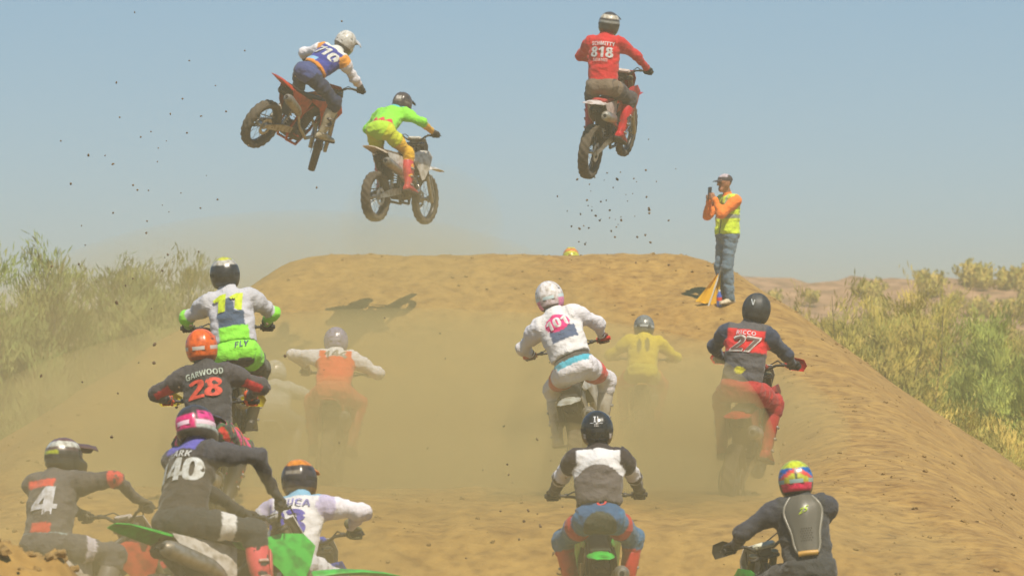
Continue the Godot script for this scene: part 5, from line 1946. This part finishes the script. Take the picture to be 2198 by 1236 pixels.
	for k in 15:
		var t := k / 14.0
		var ring := PackedVector3Array()
		var under := PackedVector3Array()
		for q in 9:
			var x := lerpf(-0.02 - 0.17 * (1.0 - t), 0.14 * (1.0 - t) + 0.02, q / 8.0)
			var z := 0.03 * sin(q * 1.7 + t * 3.0) + 0.028
			ring.append(Vector3(x, lerpf(0.06, 0.50, t) - 0.05 * absf(x) * 4.0, z + 0.004))
			under.append(Vector3(x, lerpf(0.06, 0.50, t) - 0.05 * absf(x) * 4.0, z))
		under.reverse()
		ring.append_array(under)
		rr.append(ring)
	cl.loft(rr)
	piece("cloth", cl.mesh(), mat(rgb(246, 190, 28), 0.8), fl, Transform3D(Basis.IDENTITY, Vector3(0, 0, -0.05)))
	var bb := Vector3(foot.x - 0.12, 0, foot.z + 0.16)
	bb.y = land(bb.x, -bb.z) - 0.01
	var bt := thing("bottle", "blue and red drink bottle standing by the flagger's feet", "bottle", Transform3D(Basis.IDENTITY, bb))
	var glass := Shape.new()
	glass.tube([Vector3.ZERO, Vector3(0, 0.015, 0), Vector3(0, 0.15, 0), Vector3(0, 0.19, 0), Vector3(0, 0.21, 0)], [0.034, 0.038, 0.038, 0.02, 0.015], 12)
	piece("flask", glass.mesh(), mat(rgb(70, 100, 190), 0.3), bt)
	var tag_ := Shape.new()
	tag_.tube([Vector3(0, 0.08, 0), Vector3(0, 0.13, 0)], 0.039, 12)
	piece("wrapper", tag_.mesh(), mat(rgb(220, 60, 50), 0.4), bt)
	var lid := Shape.new()
	lid.tube([Vector3(0, 0.208, 0), Vector3(0, 0.235, 0)], 0.018, 10)
	piece("cap", lid.mesh(), mat(WHITE, 0.5), bt)


func _ready() -> void:
	# --- camera: a long lens on the bank behind the start
	var cam := Camera3D.new()
	cam.name = "camera"
	add_child(cam)
	cam.position = Vector3(0, 3.2, 0)
	cam.rotation_degrees = Vector3(0.904, 0, 0)
	cam.fov = 7.86
	cam.near = 0.5
	cam.far = 3000.0
	cam.current = true
	var lens := CameraAttributesPhysical.new()
	lens.frustum_focal_length = 174.7
	lens.frustum_focus_distance = 41.0
	lens.frustum_near = 0.5
	lens.frustum_far = 3000.0
	lens.exposure_aperture = 5.0
	cam.attributes = lens
	# --- sky, air
	var env := Environment.new()
	env.background_mode = Environment.BG_SKY
	var sky := ProceduralSkyMaterial.new()
	sky.sky_top_color = Color(0.21, 0.47, 0.68)
	sky.sky_horizon_color = Color(0.66, 0.775, 0.825)
	sky.sky_curve = 0.1
	sky.ground_horizon_color = Color(0.60, 0.55, 0.45)
	sky.ground_bottom_color = Color(0.45, 0.38, 0.28)
	sky.sun_angle_max = 12.0
	var sk := Sky.new()
	sk.sky_material = sky
	env.sky = sk
	env.background_energy_multiplier = 0.75
	env.tonemap_mode = Environment.TONE_MAPPER_LINEAR
	env.tonemap_exposure = 1.66
	env.sdfgi_enabled = true
	env.ssao_enabled = true
	env.ssil_enabled = true
	env.volumetric_fog_enabled = true
	env.volumetric_fog_density = 0.0
	env.fog_enabled = true
	env.fog_density = 0.0042
	env.fog_light_color = Color(0.98, 0.89, 0.70)
	var we := WorldEnvironment.new()
	we.name = "environment"
	we.environment = env
	add_child(we)
	# --- the sun, high, behind the camera's right shoulder
	var sun := DirectionalLight3D.new()
	sun.name = "sun"
	sun.light_energy = 1.25
	sun.light_color = Color(1.0, 0.955, 0.88)
	sun.light_angular_distance = 0.5
	sun.shadow_enabled = true
	add_child(sun)
	sun.look_at_from_position(Vector3.ZERO, -Vector3(0.20, 0.85, 0.46))
	# --- the place, then what is in it
	grain = noise_texture(0.02, [[0.0, Color(0.62, 0.58, 0.52)], [0.35, Color(0.86, 0.84, 0.80)], [0.6, Color(1, 1, 1)], [1.0, Color(1, 1, 1)]], 512, 5, 61)
	weave = noise_texture(0.011, [], 512, 4, 71, 22.0)
	(weave.noise as FastNoiseLite).fractal_type = FastNoiseLite.FRACTAL_RIDGED
	make_ground()
	make_plants()
	make_kit()
	make_gear()
	for sp in riders():
		rider(sp)
	flagger(Vector3(2.96, 3.88, -57.5))
	make_clods()
	make_dust()
